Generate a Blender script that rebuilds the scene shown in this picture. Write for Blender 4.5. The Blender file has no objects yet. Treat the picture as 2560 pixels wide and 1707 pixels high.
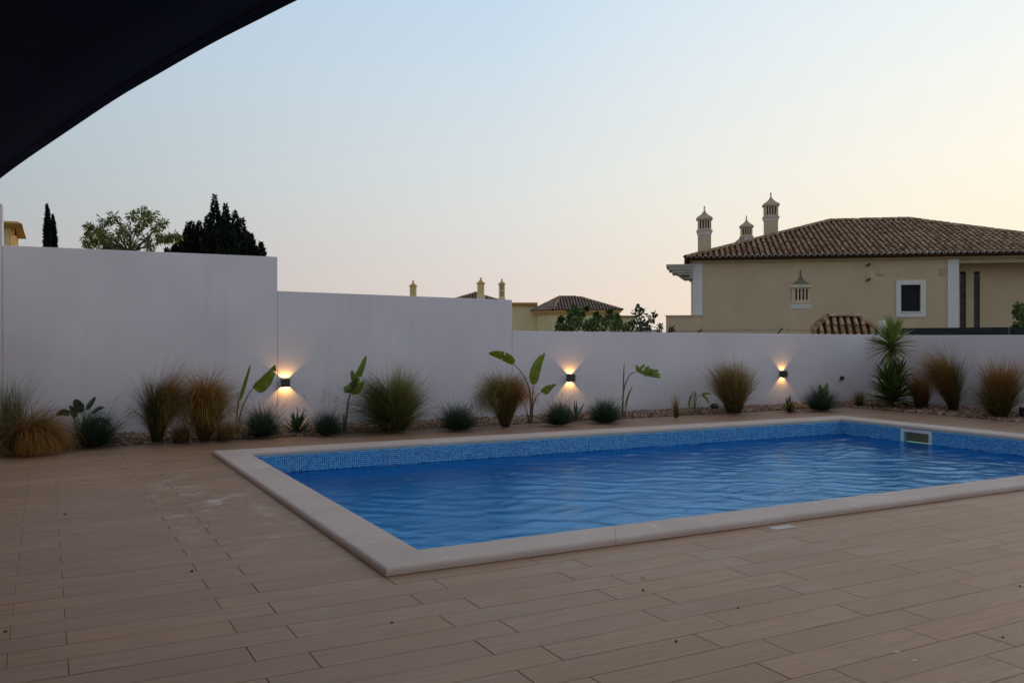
import bpy, math, random
import numpy as np
from mathutils import Vector, Matrix

# ------------------------------------------------------------------ camera, sky, sun, exposure
sc = bpy.context.scene
COL = sc.collection
PI = math.pi
FPX, CX, HZ, EYE = 2185.0, 1280.0, 841.0, 1.5      # focal length in photo pixels, centre column, horizon row, eye height
TH = math.radians(28.09)
FD = np.array([math.sin(TH), math.cos(TH)]); RD = np.array([math.cos(TH), -math.sin(TH)])
cam_d = bpy.data.cameras.new('camera'); cam = bpy.data.objects.new('camera', cam_d); COL.objects.link(cam)
cam.location = (0, 0, EYE); cam.rotation_euler = (PI / 2, 0, -TH)
cam_d.sensor_width = 36; cam_d.lens = FPX / 2560 * 36; cam_d.shift_y = -(853.5 - HZ) / 2560
cam_d.clip_start = 0.05; cam_d.clip_end = 3000
sc.camera = cam

SUN_AZ = math.radians(82)      # compass direction of the glow, measured from +Y towards +X
world = bpy.data.worlds.new('World'); sc.world = world; world.use_nodes = True
wn = world.node_tree; wn.nodes.clear()
w_out = wn.nodes.new('ShaderNodeOutputWorld'); w_bg = wn.nodes.new('ShaderNodeBackground')
sky = wn.nodes.new('ShaderNodeTexSky'); sky.sky_type = 'NISHITA'; sky.sun_disc = False
sky.sun_elevation = math.radians(4.0); sky.sun_rotation = SUN_AZ
sky.altitude = 0; sky.air_density = 1.0; sky.dust_density = 1.6; sky.ozone_density = 1.5
# dusk sky: Nishita plus a pale gradient keyed to elevation and to the bearing of the set sun
def sky_grad():
    nt = wn
    def M(op, a, b=None):
        n = nt.nodes.new('ShaderNodeMath'); n.operation = op
        for i, v in enumerate((a, b)):
            if v is None: continue
            if isinstance(v, (int, float)): n.inputs[i].default_value = v
            else: nt.links.new(v, n.inputs[i])
        return n.outputs[0]
    tc = nt.nodes.new('ShaderNodeTexCoord'); sp = nt.nodes.new('ShaderNodeSeparateXYZ'); nt.links.new(tc.outputs['Generated'], sp.inputs[0])
    x, y, z = sp.outputs
    r = M('SQRT', M('ADD', M('ADD', M('MULTIPLY', x, x), M('MULTIPLY', y, y)), 1e-5))
    a = M('DIVIDE', M('ADD', M('MULTIPLY', x, math.sin(SUN_AZ)), M('MULTIPLY', y, math.cos(SUN_AZ))), r)
    t = M('ADD', M('MULTIPLY', a, .5), .5)
    def R(stops, fac=t):
        n = nt.nodes.new('ShaderNodeValToRGB'); n.color_ramp.interpolation = 'B_SPLINE' if len(stops) > 9 else 'EASE' if False else 'LINEAR'; e = n.color_ramp.elements
        while len(e) < len(stops): e.new(.5)
        for i, (p, c) in enumerate(stops): e[i].position = p; e[i].color = (*c, 1)
        nt.links.new(fac, n.inputs[0]); return n.outputs[0]
    def X(f, a, b):
        n = nt.nodes.new('ShaderNodeMix'); n.data_type = 'RGBA'; nt.links.new(f, n.inputs[0]); nt.links.new(a, n.inputs[6]); nt.links.new(b, n.inputs[7]); return n.outputs[2]
    H = R(SKY_H); Mi = R(SKY_M); T = R(SKY_T); Z = R(SKY_Z)
    def SS(lo, hi):
        n = nt.nodes.new('ShaderNodeMapRange'); n.interpolation_type = 'SMOOTHSTEP'; n.inputs[1].default_value = lo; n.inputs[2].default_value = hi; nt.links.new(z, n.inputs[0]); return n.outputs[0]
    return X(SS(.25, 1.0), X(SS(.12, .40), X(SS(.0, .2), H, Mi), T), Z)
SKY_H = [(0, (.42, .34, .36)), (.3, (.42, .35, .36)), (.55, (.52, .47, .465)), (.79, (.80, .69, .64)), (.96, (1.06, .88, .66)), (1, (1.12, .92, .64))]
SKY_M = [(0, (.38, .36, .39)), (.3, (.38, .38, .42)), (.55, (.48, .55, .58)), (.79, (.76, .79, .77)), (.96, (1.05, .98, .83)), (1, (1.08, .99, .83))]
SKY_T = [(0, (.33, .36, .43)), (.3, (.34, .41, .51)), (.55, (.47, .61, .77)), (.79, (.60, .76, .92)), (.96, (.90, .98, 1.0)), (1, (.94, 1.0, 1.0))]
SKY_Z = [(0, (.30, .36, .46)), (1, (.42, .50, .60))]
w_add = wn.nodes.new('ShaderNodeMix'); w_add.data_type = 'RGBA'; w_add.inputs[0].default_value = .94
w_bg.inputs[1].default_value = 1.0
w_mul = wn.nodes.new('ShaderNodeVectorMath'); w_mul.operation = 'SCALE'; w_mul.inputs['Scale'].default_value = .12
wn.links.new(sky.outputs[0], w_mul.inputs[0]); wn.links.new(w_mul.outputs[0], w_add.inputs[6]); wn.links.new(sky_grad(), w_add.inputs[7])
wn.links.new(w_add.outputs[2], w_bg.inputs[0]); wn.links.new(w_bg.outputs[0], w_out.inputs[0])

sun_d = bpy.data.lights.new('sun', 'SUN'); sun = bpy.data.objects.new('sun', sun_d); COL.objects.link(sun)
sun_d.energy = 0.45; sun_d.angle = math.radians(40); sun_d.color = (1.0, 0.72, 0.5)
sd = Vector((math.sin(SUN_AZ) * math.cos(math.radians(9)), math.cos(SUN_AZ) * math.cos(math.radians(9)), math.sin(math.radians(9))))
sun.rotation_euler = sd.to_track_quat('Z', 'Y').to_euler(); sun.location = (30, 5, 20)

sc.view_settings.view_transform = 'Standard'; sc.view_settings.look = 'None'
sc.view_settings.exposure = 0.0; sc.view_settings.gamma = 1.0; sc.view_settings.use_curve_mapping = False
sc.render.engine = 'CYCLES'
sc.cycles.use_denoising = True; sc.cycles.max_bounces = 8; sc.cycles.transmission_bounces = 6
sc.cycles.sample_clamp_indirect = 6.0; sc.cycles.transparent_max_bounces = 8

RIP = 0.205
rng = np.random.default_rng(7); random.seed(7)

# ------------------------------------------------------------------ pixel to place
def lat(px): return (px - CX) / FPX
def at(px, py, t):                       # point seen at photo pixel (px,py), t metres in front of the camera
    d = FD + RD * lat(px)
    return np.array([d[0] * t, d[1] * t, EYE - (py - HZ) * t / FPX])
def on_ground(px, py, z=0.0):
    return at(px, py, (EYE - z) * FPX / (py - HZ))
WY, WS = 14.4, 0.045                     # garden wall line  Y = WY - WS * X
def wall_y(x): return WY - WS * x
def on_wall(px, py, off=0.0):
    d = FD + RD * lat(px); return at(px, py, (WY - off) / (d[1] + WS * d[0]))
def depth(p): return p[0] * FD[0] + p[1] * FD[1]

# ------------------------------------------------------------------ mesh helpers
class MB:
    def __init__(s): s.v = []; s.f = []; s.c = None
    def add(s, vs, fs):
        n = len(s.v); s.v += [tuple(map(float, v)) for v in vs]; s.f += [tuple(i + n for i in f) for f in fs]; return s
    def box(s, x0, y0, z0, x1, y1, z1):
        return s.add([(x0,y0,z0),(x1,y0,z0),(x1,y1,z0),(x0,y1,z0),(x0,y0,z1),(x1,y0,z1),(x1,y1,z1),(x0,y1,z1)],
                     [(0,3,2,1),(4,5,6,7),(0,1,5,4),(1,2,6,5),(2,3,7,6),(3,0,4,7)])
    def prism(s, pts, z0, z1):           # plan polygon (counter-clockwise), top heights may vary
        n = len(pts); z1 = z1 if hasattr(z1, '__len__') else [z1] * n; z0 = z0 if hasattr(z0, '__len__') else [z0] * n
        return s.add([(p[0], p[1], z0[i]) for i, p in enumerate(pts)] + [(p[0], p[1], z1[i]) for i, p in enumerate(pts)],
                     [tuple(range(n))[::-1], tuple(range(n, 2 * n))] + [(i, (i + 1) % n, n + (i + 1) % n, n + i) for i in range(n)])
    def tube(s, pts, radii, sides=6, cap=True):
        pts = [Vector(map(float, p)) for p in pts]; radii = radii if hasattr(radii, '__len__') else [radii] * len(pts)
        rings = []; b0 = None
        for i, p in enumerate(pts):
            d = (pts[min(i + 1, len(pts) - 1)] - pts[max(i - 1, 0)])
            if d.length < 1e-9: d = Vector((0, 0, 1))
            d.normalize()
            if b0 is None: b0 = d.orthogonal().normalized()
            b0 = (b0 - d * b0.dot(d)); b0 = b0.normalized() if b0.length > 1e-6 else d.orthogonal().normalized()
            b1 = d.cross(b0)
            rings.append([p + (b0 * math.cos(a) + b1 * math.sin(a)) * radii[i] for a in [2 * PI * k / sides for k in range(sides)]])
        fs = []
        for i in range(len(pts) - 1):
            for k in range(sides):
                fs.append((i * sides + k, i * sides + (k + 1) % sides, (i + 1) * sides + (k + 1) % sides, (i + 1) * sides + k))
        if cap: fs += [tuple(range(sides))[::-1], tuple((len(pts) - 1) * sides + k for k in range(sides))]
        return s.add([v for r in rings for v in r], fs)
    def lathe(s, prof, cx, cy, sides=12, square=False, rot=0.0):
        vs = []
        for r, z in prof:
            for k in range(sides):
                a = 2 * PI * (k + .5) / sides + rot
                vs.append((cx + r * math.cos(a), cy + r * math.sin(a), z))
        fs = [(i * sides + k, i * sides + (k + 1) % sides, (i + 1) * sides + (k + 1) % sides, (i + 1) * sides + k) for i in range(len(prof) - 1) for k in range(sides)]
        fs += [tuple(range(sides))[::-1], tuple((len(prof) - 1) * sides + k for k in range(sides))]
        return s.add(vs, fs)

def mesh_np(name, V, Q, C=None, smooth=False):
    me = bpy.data.meshes.new(name); V = np.asarray(V, dtype=np.float32); Q = np.asarray(Q, dtype=np.int32)
    k = Q.shape[1]
    me.vertices.add(len(V)); me.vertices.foreach_set('co', V.ravel())
    me.loops.add(Q.size); me.loops.foreach_set('vertex_index', Q.ravel())
    me.polygons.add(len(Q)); me.polygons.foreach_set('loop_start', np.arange(0, Q.size, k, dtype=np.int32))
    me.polygons.foreach_set('loop_total', np.full(len(Q), k, dtype=np.int32))
    if C is not None:
        a = me.color_attributes.new('col', 'FLOAT_COLOR', 'POINT')
        a.data.foreach_set('color', np.hstack([C, np.ones((len(C), 1))]).astype(np.float32).ravel())
    me.update(calc_edges=True); me.validate()
    if smooth: me.polygons.foreach_set('use_smooth', np.ones(len(Q), dtype=bool))
    return me
def mesh_mb(name, mb, smooth=False):
    me = bpy.data.meshes.new(name); me.from_pydata(mb.v, [], mb.f); me.update()
    if smooth:
        me.polygons.foreach_set('use_smooth', [True] * len(me.polygons))
    return me
def props(o, label=None, cat=None, group=None, kind=None, category=None):
    cat = cat or category
    for k, v in (('label', label), ('category', cat), ('group', group), ('kind', kind)):
        if v: o[k] = v
    return o
def link(name, me, mat=None, parent=None, origin=None, smooth=False, bevel=0, **kw):
    """me: MB or mesh in world coordinates; origin: world point that becomes the object's origin"""
    if isinstance(me, MB): me = mesh_mb(name, me, smooth)
    o = bpy.data.objects.new(name, me); COL.objects.link(o)
    if mat is not None and not me.materials: me.materials.append(mat)
    if origin is not None:
        me.transform(Matrix.Translation(-Vector(map(float, origin))))
        o.location = Vector(map(float, origin))
    if parent is not None:
        o.parent = parent
        if not parent.get('_local'): o.location = o.location - parent.location
    if bevel:
        m = o.modifiers.new('bevel', 'BEVEL'); m.width = bevel; m.segments = 2; m.limit_method = 'ANGLE'
    return props(o, **kw)
def root(name, loc, label, cat, group=None, rz=0.0, local=False):
    e = bpy.data.objects.new(name, None); COL.objects.link(e); e.empty_display_size = .2
    e.location = Vector(map(float, loc)); e.rotation_euler = (0, 0, rz)
    if local: e['_local'] = 1
    return props(e, label, cat, group)

# ------------------------------------------------------------------ materials
def new_mat(name):
    m = bpy.data.materials.new(name); m.use_nodes = True; nt = m.node_tree; b = nt.nodes['Principled BSDF']
    return m, nt, b
def N(nt, typ, **kw):
    n = nt.nodes.new(typ)
    for k, v in kw.items():
        if k.startswith('i_'):
            key = k[2:]; n.inputs[int(key) if key.isdigit() else key].default_value = v
        else: setattr(n, k, v)
    return n
def L(nt, a, b): nt.links.new(a, b)
def mixc(nt, fac, a, b, blend='MIX'):
    n = nt.nodes.new('ShaderNodeMix'); n.data_type = 'RGBA'; n.blend_type = blend
    for s, v in ((n.inputs[0], fac), (n.inputs[6], a), (n.inputs[7], b)):
        if hasattr(v, 'default_value') or hasattr(v, 'links'): nt.links.new(v, s)
        elif isinstance(v, (int, float)): s.default_value = v
        else: s.default_value = (*v, 1)
    return n.outputs[2]
def math_n(nt, op, a, b=None, c=None):
    n = nt.nodes.new('ShaderNodeMath'); n.operation = op
    for i, v in enumerate((a, b, c)):
        if v is None: continue
        if isinstance(v, (int, float)): n.inputs[i].default_value = v
        else: nt.links.new(v, n.inputs[i])
    return n.outputs[0]
def ramp(nt, fac, stops):
    n = nt.nodes.new('ShaderNodeValToRGB'); e = n.color_ramp.elements
    while len(e) < len(stops): e.new(0.5)
    for i, (p, c) in enumerate(stops): e[i].position = p; e[i].color = (*c, 1) if len(c) == 3 else c
    nt.links.new(fac, n.inputs[0]); return n.outputs[0]
def noise(nt, scale, detail=4, vec=None, rough=.55, stretch=None):
    n = N(nt, 'ShaderNodeTexNoise'); n.inputs['Scale'].default_value = scale; n.inputs['Detail'].default_value = detail; n.inputs['Roughness'].default_value = rough
    if vec is None:
        g = N(nt, 'ShaderNodeNewGeometry'); vec = g.outputs['Position']
    if stretch:
        mp = N(nt, 'ShaderNodeMapping'); mp.inputs['Scale'].default_value = stretch; L(nt, vec, mp.inputs[0]); vec = mp.outputs[0]
    L(nt, vec, n.inputs['Vector']); return n.outputs['Fac']
def bump(nt, b, h, strength=.3, dist=.01):
    n = N(nt, 'ShaderNodeBump'); n.inputs['Strength'].default_value = strength; n.inputs['Distance'].default_value = dist
    L(nt, h, n.inputs['Height']); L(nt, n.outputs[0], b.inputs['Normal']); return n
def simple(name, c1, c2=None, rough=.7, scale=3, fine=60, bs=.25, bd=.004, metal=0, stretch=None, spec=None):
    m, nt, b = new_mat(name); c2 = c2 or tuple(x * .8 for x in c1)
    f = noise(nt, scale, 6, stretch=stretch); f = ramp(nt, f, [(.35, (0, 0, 0)), (.65, (1, 1, 1))])
    L(nt, mixc(nt, f, c1, c2), b.inputs['Base Color']); b.inputs['Roughness'].default_value = rough; b.inputs['Metallic'].default_value = metal
    if spec is not None: b.inputs['Specular IOR Level'].default_value = spec
    if bs: bump(nt, b, noise(nt, fine, 3), bs, bd)
    return m
def rand_mat(name, stops, rough=.7, bs=.3, fine=40, bd=.004, spec=.4):
    """colour picked per piece (island or object) from a ramp"""
    m, nt, b = new_mat(name)
    g = N(nt, 'ShaderNodeNewGeometry'); oi = N(nt, 'ShaderNodeObjectInfo')
    r = math_n(nt, 'FRACT', math_n(nt, 'ADD', g.outputs['Random Per Island'], oi.outputs['Random']))
    c = ramp(nt, r, stops); n1 = noise(nt, 9, 5)
    c = mixc(nt, math_n(nt, 'MULTIPLY', n1, .6), c, (.5, .5, .5), 'MULTIPLY') if False else c
    c2 = mixc(nt, ramp(nt, n1, [(.45, (0, 0, 0)), (.7, (1, 1, 1))]), c, tuple(x * .6 for x in stops[0][1]))
    L(nt, c2, b.inputs['Base Color']); b.inputs['Roughness'].default_value = rough; b.inputs['Specular IOR Level'].default_value = spec
    if bs: bump(nt, b, noise(nt, fine, 3), bs, bd)
    return m

# white render of the garden walls: fine grain, faint grey-brown weathering near top and foot, thin runs
def wall_mat():
    m, nt, b = new_mat('white_render')
    big = noise(nt, .7, 5); fine = noise(nt, 55, 4); run = noise(nt, 2.2, 4, stretch=(3.0, 3.0, .22))
    c = mixc(nt, ramp(nt, big, [(.35, (0, 0, 0)), (.7, (1, 1, 1))]), (.84, .77, .78), (.73, .665, .675))
    c = mixc(nt, ramp(nt, run, [(.57, (0, 0, 0)), (.85, (.22, .22, .22))]), c, (.5, .47, .43))
    c = mixc(nt, ramp(nt, noise(nt, 190, 2), [(.4, (0, 0, 0)), (.75, (.3, .3, .3))]), c, (.55, .54, .54))
    g = N(nt, 'ShaderNodeNewGeometry'); sp = N(nt, 'ShaderNodeSeparateXYZ'); L(nt, g.outputs['Position'], sp.inputs[0])
    low = math_n(nt, 'SUBTRACT', .22, sp.outputs[2]); low = math_n(nt, 'MULTIPLY', low, 3.0)
    low = math_n(nt, 'MULTIPLY', math_n(nt, 'MAXIMUM', low, 0), noise(nt, 6, 5))
    c = mixc(nt, low, c, (.32, .26, .2))
    L(nt, c, b.inputs['Base Color']); b.inputs['Roughness'].default_value = .85; b.inputs['Specular IOR Level'].default_value = .25
    bump(nt, b, math_n(nt, 'ADD', fine, math_n(nt, 'MULTIPLY', noise(nt, 9, 3), .6)), .35, .004)
    return m
M_WALL = wall_mat()
M_SEAL = simple('joint_sealant', (.25, .18, .13), (.33, .25, .2))

# wood-look porcelain planks
def plank_mat():
    m, nt, b = new_mat('wood_look_plank')
    g = N(nt, 'ShaderNodeNewGeometry'); oi = N(nt, 'ShaderNodeObjectInfo')
    rnd = math_n(nt, 'FRACT', math_n(nt, 'ADD', g.outputs['Random Per Island'], oi.outputs['Random']))
    off = N(nt, 'ShaderNodeCombineXYZ'); L(nt, math_n(nt, 'MULTIPLY', rnd, 37.0), off.inputs[0]); L(nt, math_n(nt, 'MULTIPLY', rnd, 11.0), off.inputs[2])
    va = N(nt, 'ShaderNodeVectorMath', operation='ADD'); L(nt, g.outputs['Position'], va.inputs[0]); L(nt, off.outputs[0], va.inputs[1])
    v = va.outputs[0]
    s1 = noise(nt, 7, 6, v, .6, (.35, 5.0, 1)); s2 = noise(nt, 26, 5, v, .65, (.12, 4.5, 1)); s3 = noise(nt, 1.6, 4, v, .5, (.8, 1.6, 1))
    c = mixc(nt, ramp(nt, s1, [(.3, (0, 0, 0)), (.7, (1, 1, 1))]), (.435, .238, .138), (.335, .180, .103))
    c = mixc(nt, ramp(nt, s2, [(.40, (0, 0, 0)), (.70, (.95, .95, .95))]), c, (.15, .08, .046))
    c = mixc(nt, ramp(nt, s3, [(.4, (0, 0, 0)), (.72, (.5, .5, .5))]), c, (.44, .265, .168))
    c = mixc(nt, ramp(nt, rnd, [(0, (0, 0, 0)), (1, (.65, .65, .65))]), c, (.27, .155, .095))
    # dried water marks beside the pool
    sp = N(nt, 'ShaderNodeSeparateXYZ'); L(nt, g.outputs['Position'], sp.inputs[0])
    dx = math_n(nt, 'SUBTRACT', sp.outputs[0], 1.35); dy = math_n(nt, 'SUBTRACT', sp.outputs[1], 8.2)
    rr = math_n(nt, 'ADD', math_n(nt, 'MULTIPLY', math_n(nt, 'MULTIPLY', dx, dx), 2.4), math_n(nt, 'MULTIPLY', math_n(nt, 'MULTIPLY', dy, dy), .22))
    mask = math_n(nt, 'MAXIMUM', math_n(nt, 'SUBTRACT', 1.0, rr), 0)
    mk = math_n(nt, 'MULTIPLY', mask, ramp(nt, noise(nt, 2.6, 7, None, .7, (1, .8, 1)), [(.53, (0, 0, 0)), (.66, (.75, .75, .75))]))
    c = mixc(nt, mk, c, (.62, .56, .50))
    # general dust
    c = mixc(nt, ramp(nt, noise(nt, .9, 6, None, .6), [(.45, (0, 0, 0)), (.8, (.25, .25, .25))]), c, (.42, .28, .19))
    L(nt, c, b.inputs['Base Color'])
    L(nt, ramp(nt, s3, [(.3, (.42, .42, .42)), (.7, (.58, .58, .58))]), b.inputs['Roughness']); b.inputs['Specular IOR Level'].default_value = .3
    bump(nt, b, s2, .22, .003)
    return m
M_PLANK = plank_mat()
M_GROUT = simple('grout', (.30, .20, .13), (.42, .30, .21), scale=1.2)
M_STONE = None
def stone_mat():
    m, nt, b = new_mat('pool_coping_stone')
    c = mixc(nt, ramp(nt, noise(nt, 1.3, 5), [(.35, (0, 0, 0)), (.7, (1, 1, 1))]), (.57, .445, .385), (.49, .375, .32))
    c = mixc(nt, ramp(nt, noise(nt, 220, 3), [(.42, (0, 0, 0)), (.65, (.55, .55, .55))]), c, (.36, .28, .24))
    c = mixc(nt, ramp(nt, noise(nt, 5, 6), [(.6, (0, 0, 0)), (.75, (.5, .5, .5))]), c, (.68, .64, .61))
    L(nt, c, b.inputs['Base Color']); b.inputs['Roughness'].default_value = .75
    bump(nt, b, noise(nt, 160, 3), .5, .003); return m
M_STONE = stone_mat()
MOS = [(0, (.004, .22, .50)), (.25, (.008, .35, .70)), (.5, (.012, .45, .80)), (.72, (.02, .56, .86)), (.9, (.05, .63, .86)), (1, (.12, .58, .75))]
MOSB = [(p, (c[0] * 1.2, c[1] * .62, c[2] * .78)) for p, c in MOS]
def mosaic_mat():                         # small glass tiles below the water line: position-keyed cells
    m, nt, b = new_mat('pool_mosaic'); P = .0266
    g = N(nt, 'ShaderNodeNewGeometry')
    a = N(nt, 'ShaderNodeVectorMath', operation='ADD'); L(nt, g.outputs['Position'], a.inputs[0]); a.inputs[1].default_value = (.0071, .0053, .0031)
    s = N(nt, 'ShaderNodeVectorMath', operation='SCALE'); L(nt, a.outputs[0], s.inputs[0]); s.inputs['Scale'].default_value = 1 / P
    fl = N(nt, 'ShaderNodeVectorMath', operation='FLOOR'); L(nt, s.outputs[0], fl.inputs[0])
    fr = N(nt, 'ShaderNodeVectorMath', operation='FRACTION'); L(nt, s.outputs[0], fr.inputs[0])
    wn_ = N(nt, 'ShaderNodeTexWhiteNoise', noise_dimensions='3D'); L(nt, fl.outputs[0], wn_.inputs['Vector'])
    c = ramp(nt, wn_.outputs['Value'], MOS)
    na = N(nt, 'ShaderNodeVectorMath', operation='ABSOLUTE'); L(nt, g.outputs['True Normal'], na.inputs[0])
    sn = N(nt, 'ShaderNodeSeparateXYZ'); L(nt, na.outputs[0], sn.inputs[0]); sf = N(nt, 'ShaderNodeSeparateXYZ'); L(nt, fr.outputs[0], sf.inputs[0])
    tot = None
    for i in range(3):
        e = math_n(nt, 'ABSOLUTE', math_n(nt, 'SUBTRACT', sf.outputs[i], .5))
        k = math_n(nt, 'MULTIPLY', math_n(nt, 'GREATER_THAN', e, .44), math_n(nt, 'LESS_THAN', sn.outputs[i], .5))
        tot = k if tot is None else math_n(nt, 'MAXIMUM', tot, k)
    L(nt, mixc(nt, tot, c, (.38, .60, .76)), b.inputs['Base Color']); b.inputs['Roughness'].default_value = .3
    return m
M_MOS = mosaic_mat()
M_TILE_POOL, _nt, _b = new_mat('mosaic_glass')
_g = N(_nt, 'ShaderNodeNewGeometry'); L(_nt, ramp(_nt, _g.outputs['Random Per Island'], MOSB), _b.inputs['Base Color']); _b.inputs['Roughness'].default_value = .3; _b.inputs['Specular IOR Level'].default_value = .3
M_POOLGROUT = simple('pool_grout', (.44, .62, .78), (.40, .56, .72), rough=.6)
def water_mat():
    m = bpy.data.materials.new('pool_water'); m.use_nodes = True; nt = m.node_tree; nt.nodes.clear()
    out = N(nt, 'ShaderNodeOutputMaterial'); gl = N(nt, 'ShaderNodeBsdfRefraction'); gl.inputs['IOR'].default_value = 1.33; gl.inputs['Roughness'].default_value = 0.0
    gs = N(nt, 'ShaderNodeBsdfGlossy'); gs.inputs['Roughness'].default_value = 0.0; gs.inputs['Color'].default_value = (.56, .80, 1, 1); fz = N(nt, 'ShaderNodeFresnel'); fz.inputs['IOR'].default_value = 1.33; mxs = N(nt, 'ShaderNodeMixShader')
    gl.inputs['Color'].default_value = (.33, .84, 1, 1)
    h = noise(nt, 26, 3, None, .5, (.8, 1.5, 1))
    bp = N(nt, 'ShaderNodeBump'); bp.inputs['Strength'].default_value = 1.0; bp.inputs['Distance'].default_value = .004
    L(nt, h, bp.inputs['Height']); 
    for q in (gl, gs, fz): L(nt, bp.outputs[0], q.inputs['Normal'])
    L(nt, fz.outputs[0], mxs.inputs[0]); L(nt, gl.outputs[0], mxs.inputs[1]); L(nt, gs.outputs[0], mxs.inputs[2]); L(nt, mxs.outputs[0], out.inputs['Surface'])
    return m
M_WATER = water_mat()
def gravel_mat():
    return rand_mat('gravel_stone', [(0, (.12, .055, .03)), (.2, (.30, .15, .09)), (.45, (.42, .23, .15)), (.65, (.52, .33, .23)), (.85, (.62, .47, .37)), (1, (.26, .17, .12))], rough=.85, fine=80)
M_GRAVEL = gravel_mat()
M_SOIL = simple('bed_soil', (.13, .08, .05), (.2, .13, .09), scale=8, rough=.95)
M_DIRT = simple('dry_ground', (.22, .19, .12), (.14, .15, .07), scale=.08, rough=.95)
def leaf_mat(name, tr=.25, rough=.5, spec=.3):
    m, nt, b = new_mat(name); out = nt.nodes['Material Output']
    at_ = N(nt, 'ShaderNodeAttribute', attribute_name='col'); L(nt, at_.outputs['Color'], b.inputs['Base Color'])
    b.inputs['Roughness'].default_value = rough; b.inputs['Specular IOR Level'].default_value = spec
    t = N(nt, 'ShaderNodeBsdfTranslucent'); L(nt, at_.outputs['Color'], t.inputs[0])
    mx = N(nt, 'ShaderNodeMixShader'); mx.inputs[0].default_value = tr
    L(nt, b.outputs[0], mx.inputs[1]); L(nt, t.outputs[0], mx.inputs[2]); L(nt, mx.outputs[0], out.inputs['Surface']); return m
M_LEAF = leaf_mat('foliage')
M_GRASS = leaf_mat('grass_blades', .35, .7, .2)
def broad_mat(name, c1, c2, rib=(.16, .22, .05), tr=.22):
    m, nt, b = new_mat(name); out = nt.nodes['Material Output']
    f = noise(nt, 6, 4); v = noise(nt, 5, 3, stretch=(6, 6, 14))
    c = mixc(nt, ramp(nt, f, [(.35, (0, 0, 0)), (.65, (1, 1, 1))]), c1, c2); c = mixc(nt, ramp(nt, v, [(.5, (0, 0, 0)), (.7, (.5, .5, .5))]), c, tuple(x * .7 for x in c1))
    L(nt, c, b.inputs['Base Color']); b.inputs['Roughness'].default_value = .38; b.inputs['Specular IOR Level'].default_value = .45
    t = N(nt, 'ShaderNodeBsdfTranslucent'); L(nt, c, t.inputs[0]); mx = N(nt, 'ShaderNodeMixShader'); mx.inputs[0].default_value = tr
    L(nt, b.outputs[0], mx.inputs[1]); L(nt, t.outputs[0], mx.inputs[2]); L(nt, mx.outputs[0], out.inputs['Surface'])
    bump(nt, b, v, .4, .004); return m
M_STREL = broad_mat('banana_leaf', (.22, .27, .018), (.145, .20, .018))
M_STRELD = broad_mat('dark_broad_leaf', (.05, .085, .02), (.035, .06, .018))
M_STEM = broad_mat('leaf_stalk', (.11, .15, .045), (.09, .10, .04), tr=.05)
M_DRYSTEM = simple('dry_sheath', (.20, .13, .07), (.12, .09, .05))
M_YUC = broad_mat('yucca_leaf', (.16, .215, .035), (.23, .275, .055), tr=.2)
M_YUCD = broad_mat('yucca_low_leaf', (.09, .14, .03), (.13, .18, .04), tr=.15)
M_ALOE = broad_mat('aloe_leaf', (.05, .095, .03), (.08, .12, .04), tr=.05)
M_AGAVE = broad_mat('agave_leaf', (.09, .075, .05), (.075, .09, .045), tr=.05)
M_BARK = simple('bark', (.13, .10, .07), (.08, .06, .045), scale=12, fine=30, bs=.7, bd=.01)
M_LAMP = simple('lamp_housing', (.035, .036, .04), (.05, .05, .055), rough=.45, fine=300, bs=.1, bd=.001)
def emit(name, c, s):
    m = bpy.data.materials.new(name); m.use_nodes = True; nt = m.node_tree; nt.nodes.clear(); o = N(nt, 'ShaderNodeOutputMaterial'); e = N(nt, 'ShaderNodeEmission')
    e.inputs[0].default_value = (*c, 1); e.inputs[1].default_value = s; L(nt, e.outputs[0], o.inputs[0]); return m
M_GLOW = emit('lamp_lens', (1, .42, .06), 4)
def sail_mat():
    m, nt, b = new_mat('shade_fabric')
    f = noise(nt, 420, 2, None, .5, (1, .4, 1)); c = mixc(nt, f, (.003, .008, .03), (.008, .02, .062)); L(nt, c, b.inputs['Base Color'])
    b.inputs['Roughness'].default_value = .9; b.inputs['Specular IOR Level'].default_value = .1; bump(nt, b, f, .4, .002); return m
M_SAIL = sail_mat()
M_STEEL = simple('painted_steel', (.08, .085, .09), (.06, .065, .07), rough=.4, metal=.3)
M_HOUSE = simple('beige_render', (.66, .52, .345), (.60, .47, .31), scale=1.1, fine=50, rough=.9, spec=.2)
M_TRIM = simple('white_trim', (.80, .80, .77), (.74, .74, .71), scale=2, rough=.85, spec=.2)
M_CORN = simple('cornice_plaster', (.60, .49, .32), (.53, .43, .27), scale=2, rough=.9, spec=.2)
M_CHIM = simple('chimney_plaster', (.66, .56, .39), (.58, .49, .35), scale=5, rough=.9, spec=.2)
M_CAP = simple('weathered_cap', (.56, .49, .36), (.34, .29, .2), scale=9, rough=.95, spec=.2)
M_MOSSY = simple('mossy_cap', (.22, .19, .12), (.09, .085, .05), scale=14, rough=.95, bs=.7, bd=.02)
M_DARK = simple('dark_gap', (.02, .018, .016), (.03, .028, .025), rough=.8, bs=0)
M_RTILE = rand_mat('roof_tile', [(0, (.30, .16, .085)), (.3, (.50, .30, .18)), (.6, (.62, .42, .27)), (.85, (.52, .38, .25)), (1, (.38, .23, .13))], rough=.9, fine=30, bs=.5, bd=.01, spec=.15)
M_RBASE = simple('roof_channel', (.08, .032, .013), (.035, .022, .01), scale=3, rough=.95, spec=.1)
M_RMORT = simple('eave_mortar', (.46, .42, .37), (.36, .32, .27), scale=8, rough=.9)
M_GLASSD = simple('window_glass', (.012, .018, .022), (.018, .026, .03), rough=.25, bs=0, spec=.15)
M_FRAMED = simple('dark_window_frame', (.012, .013, .014), rough=.7, bs=0)
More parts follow.
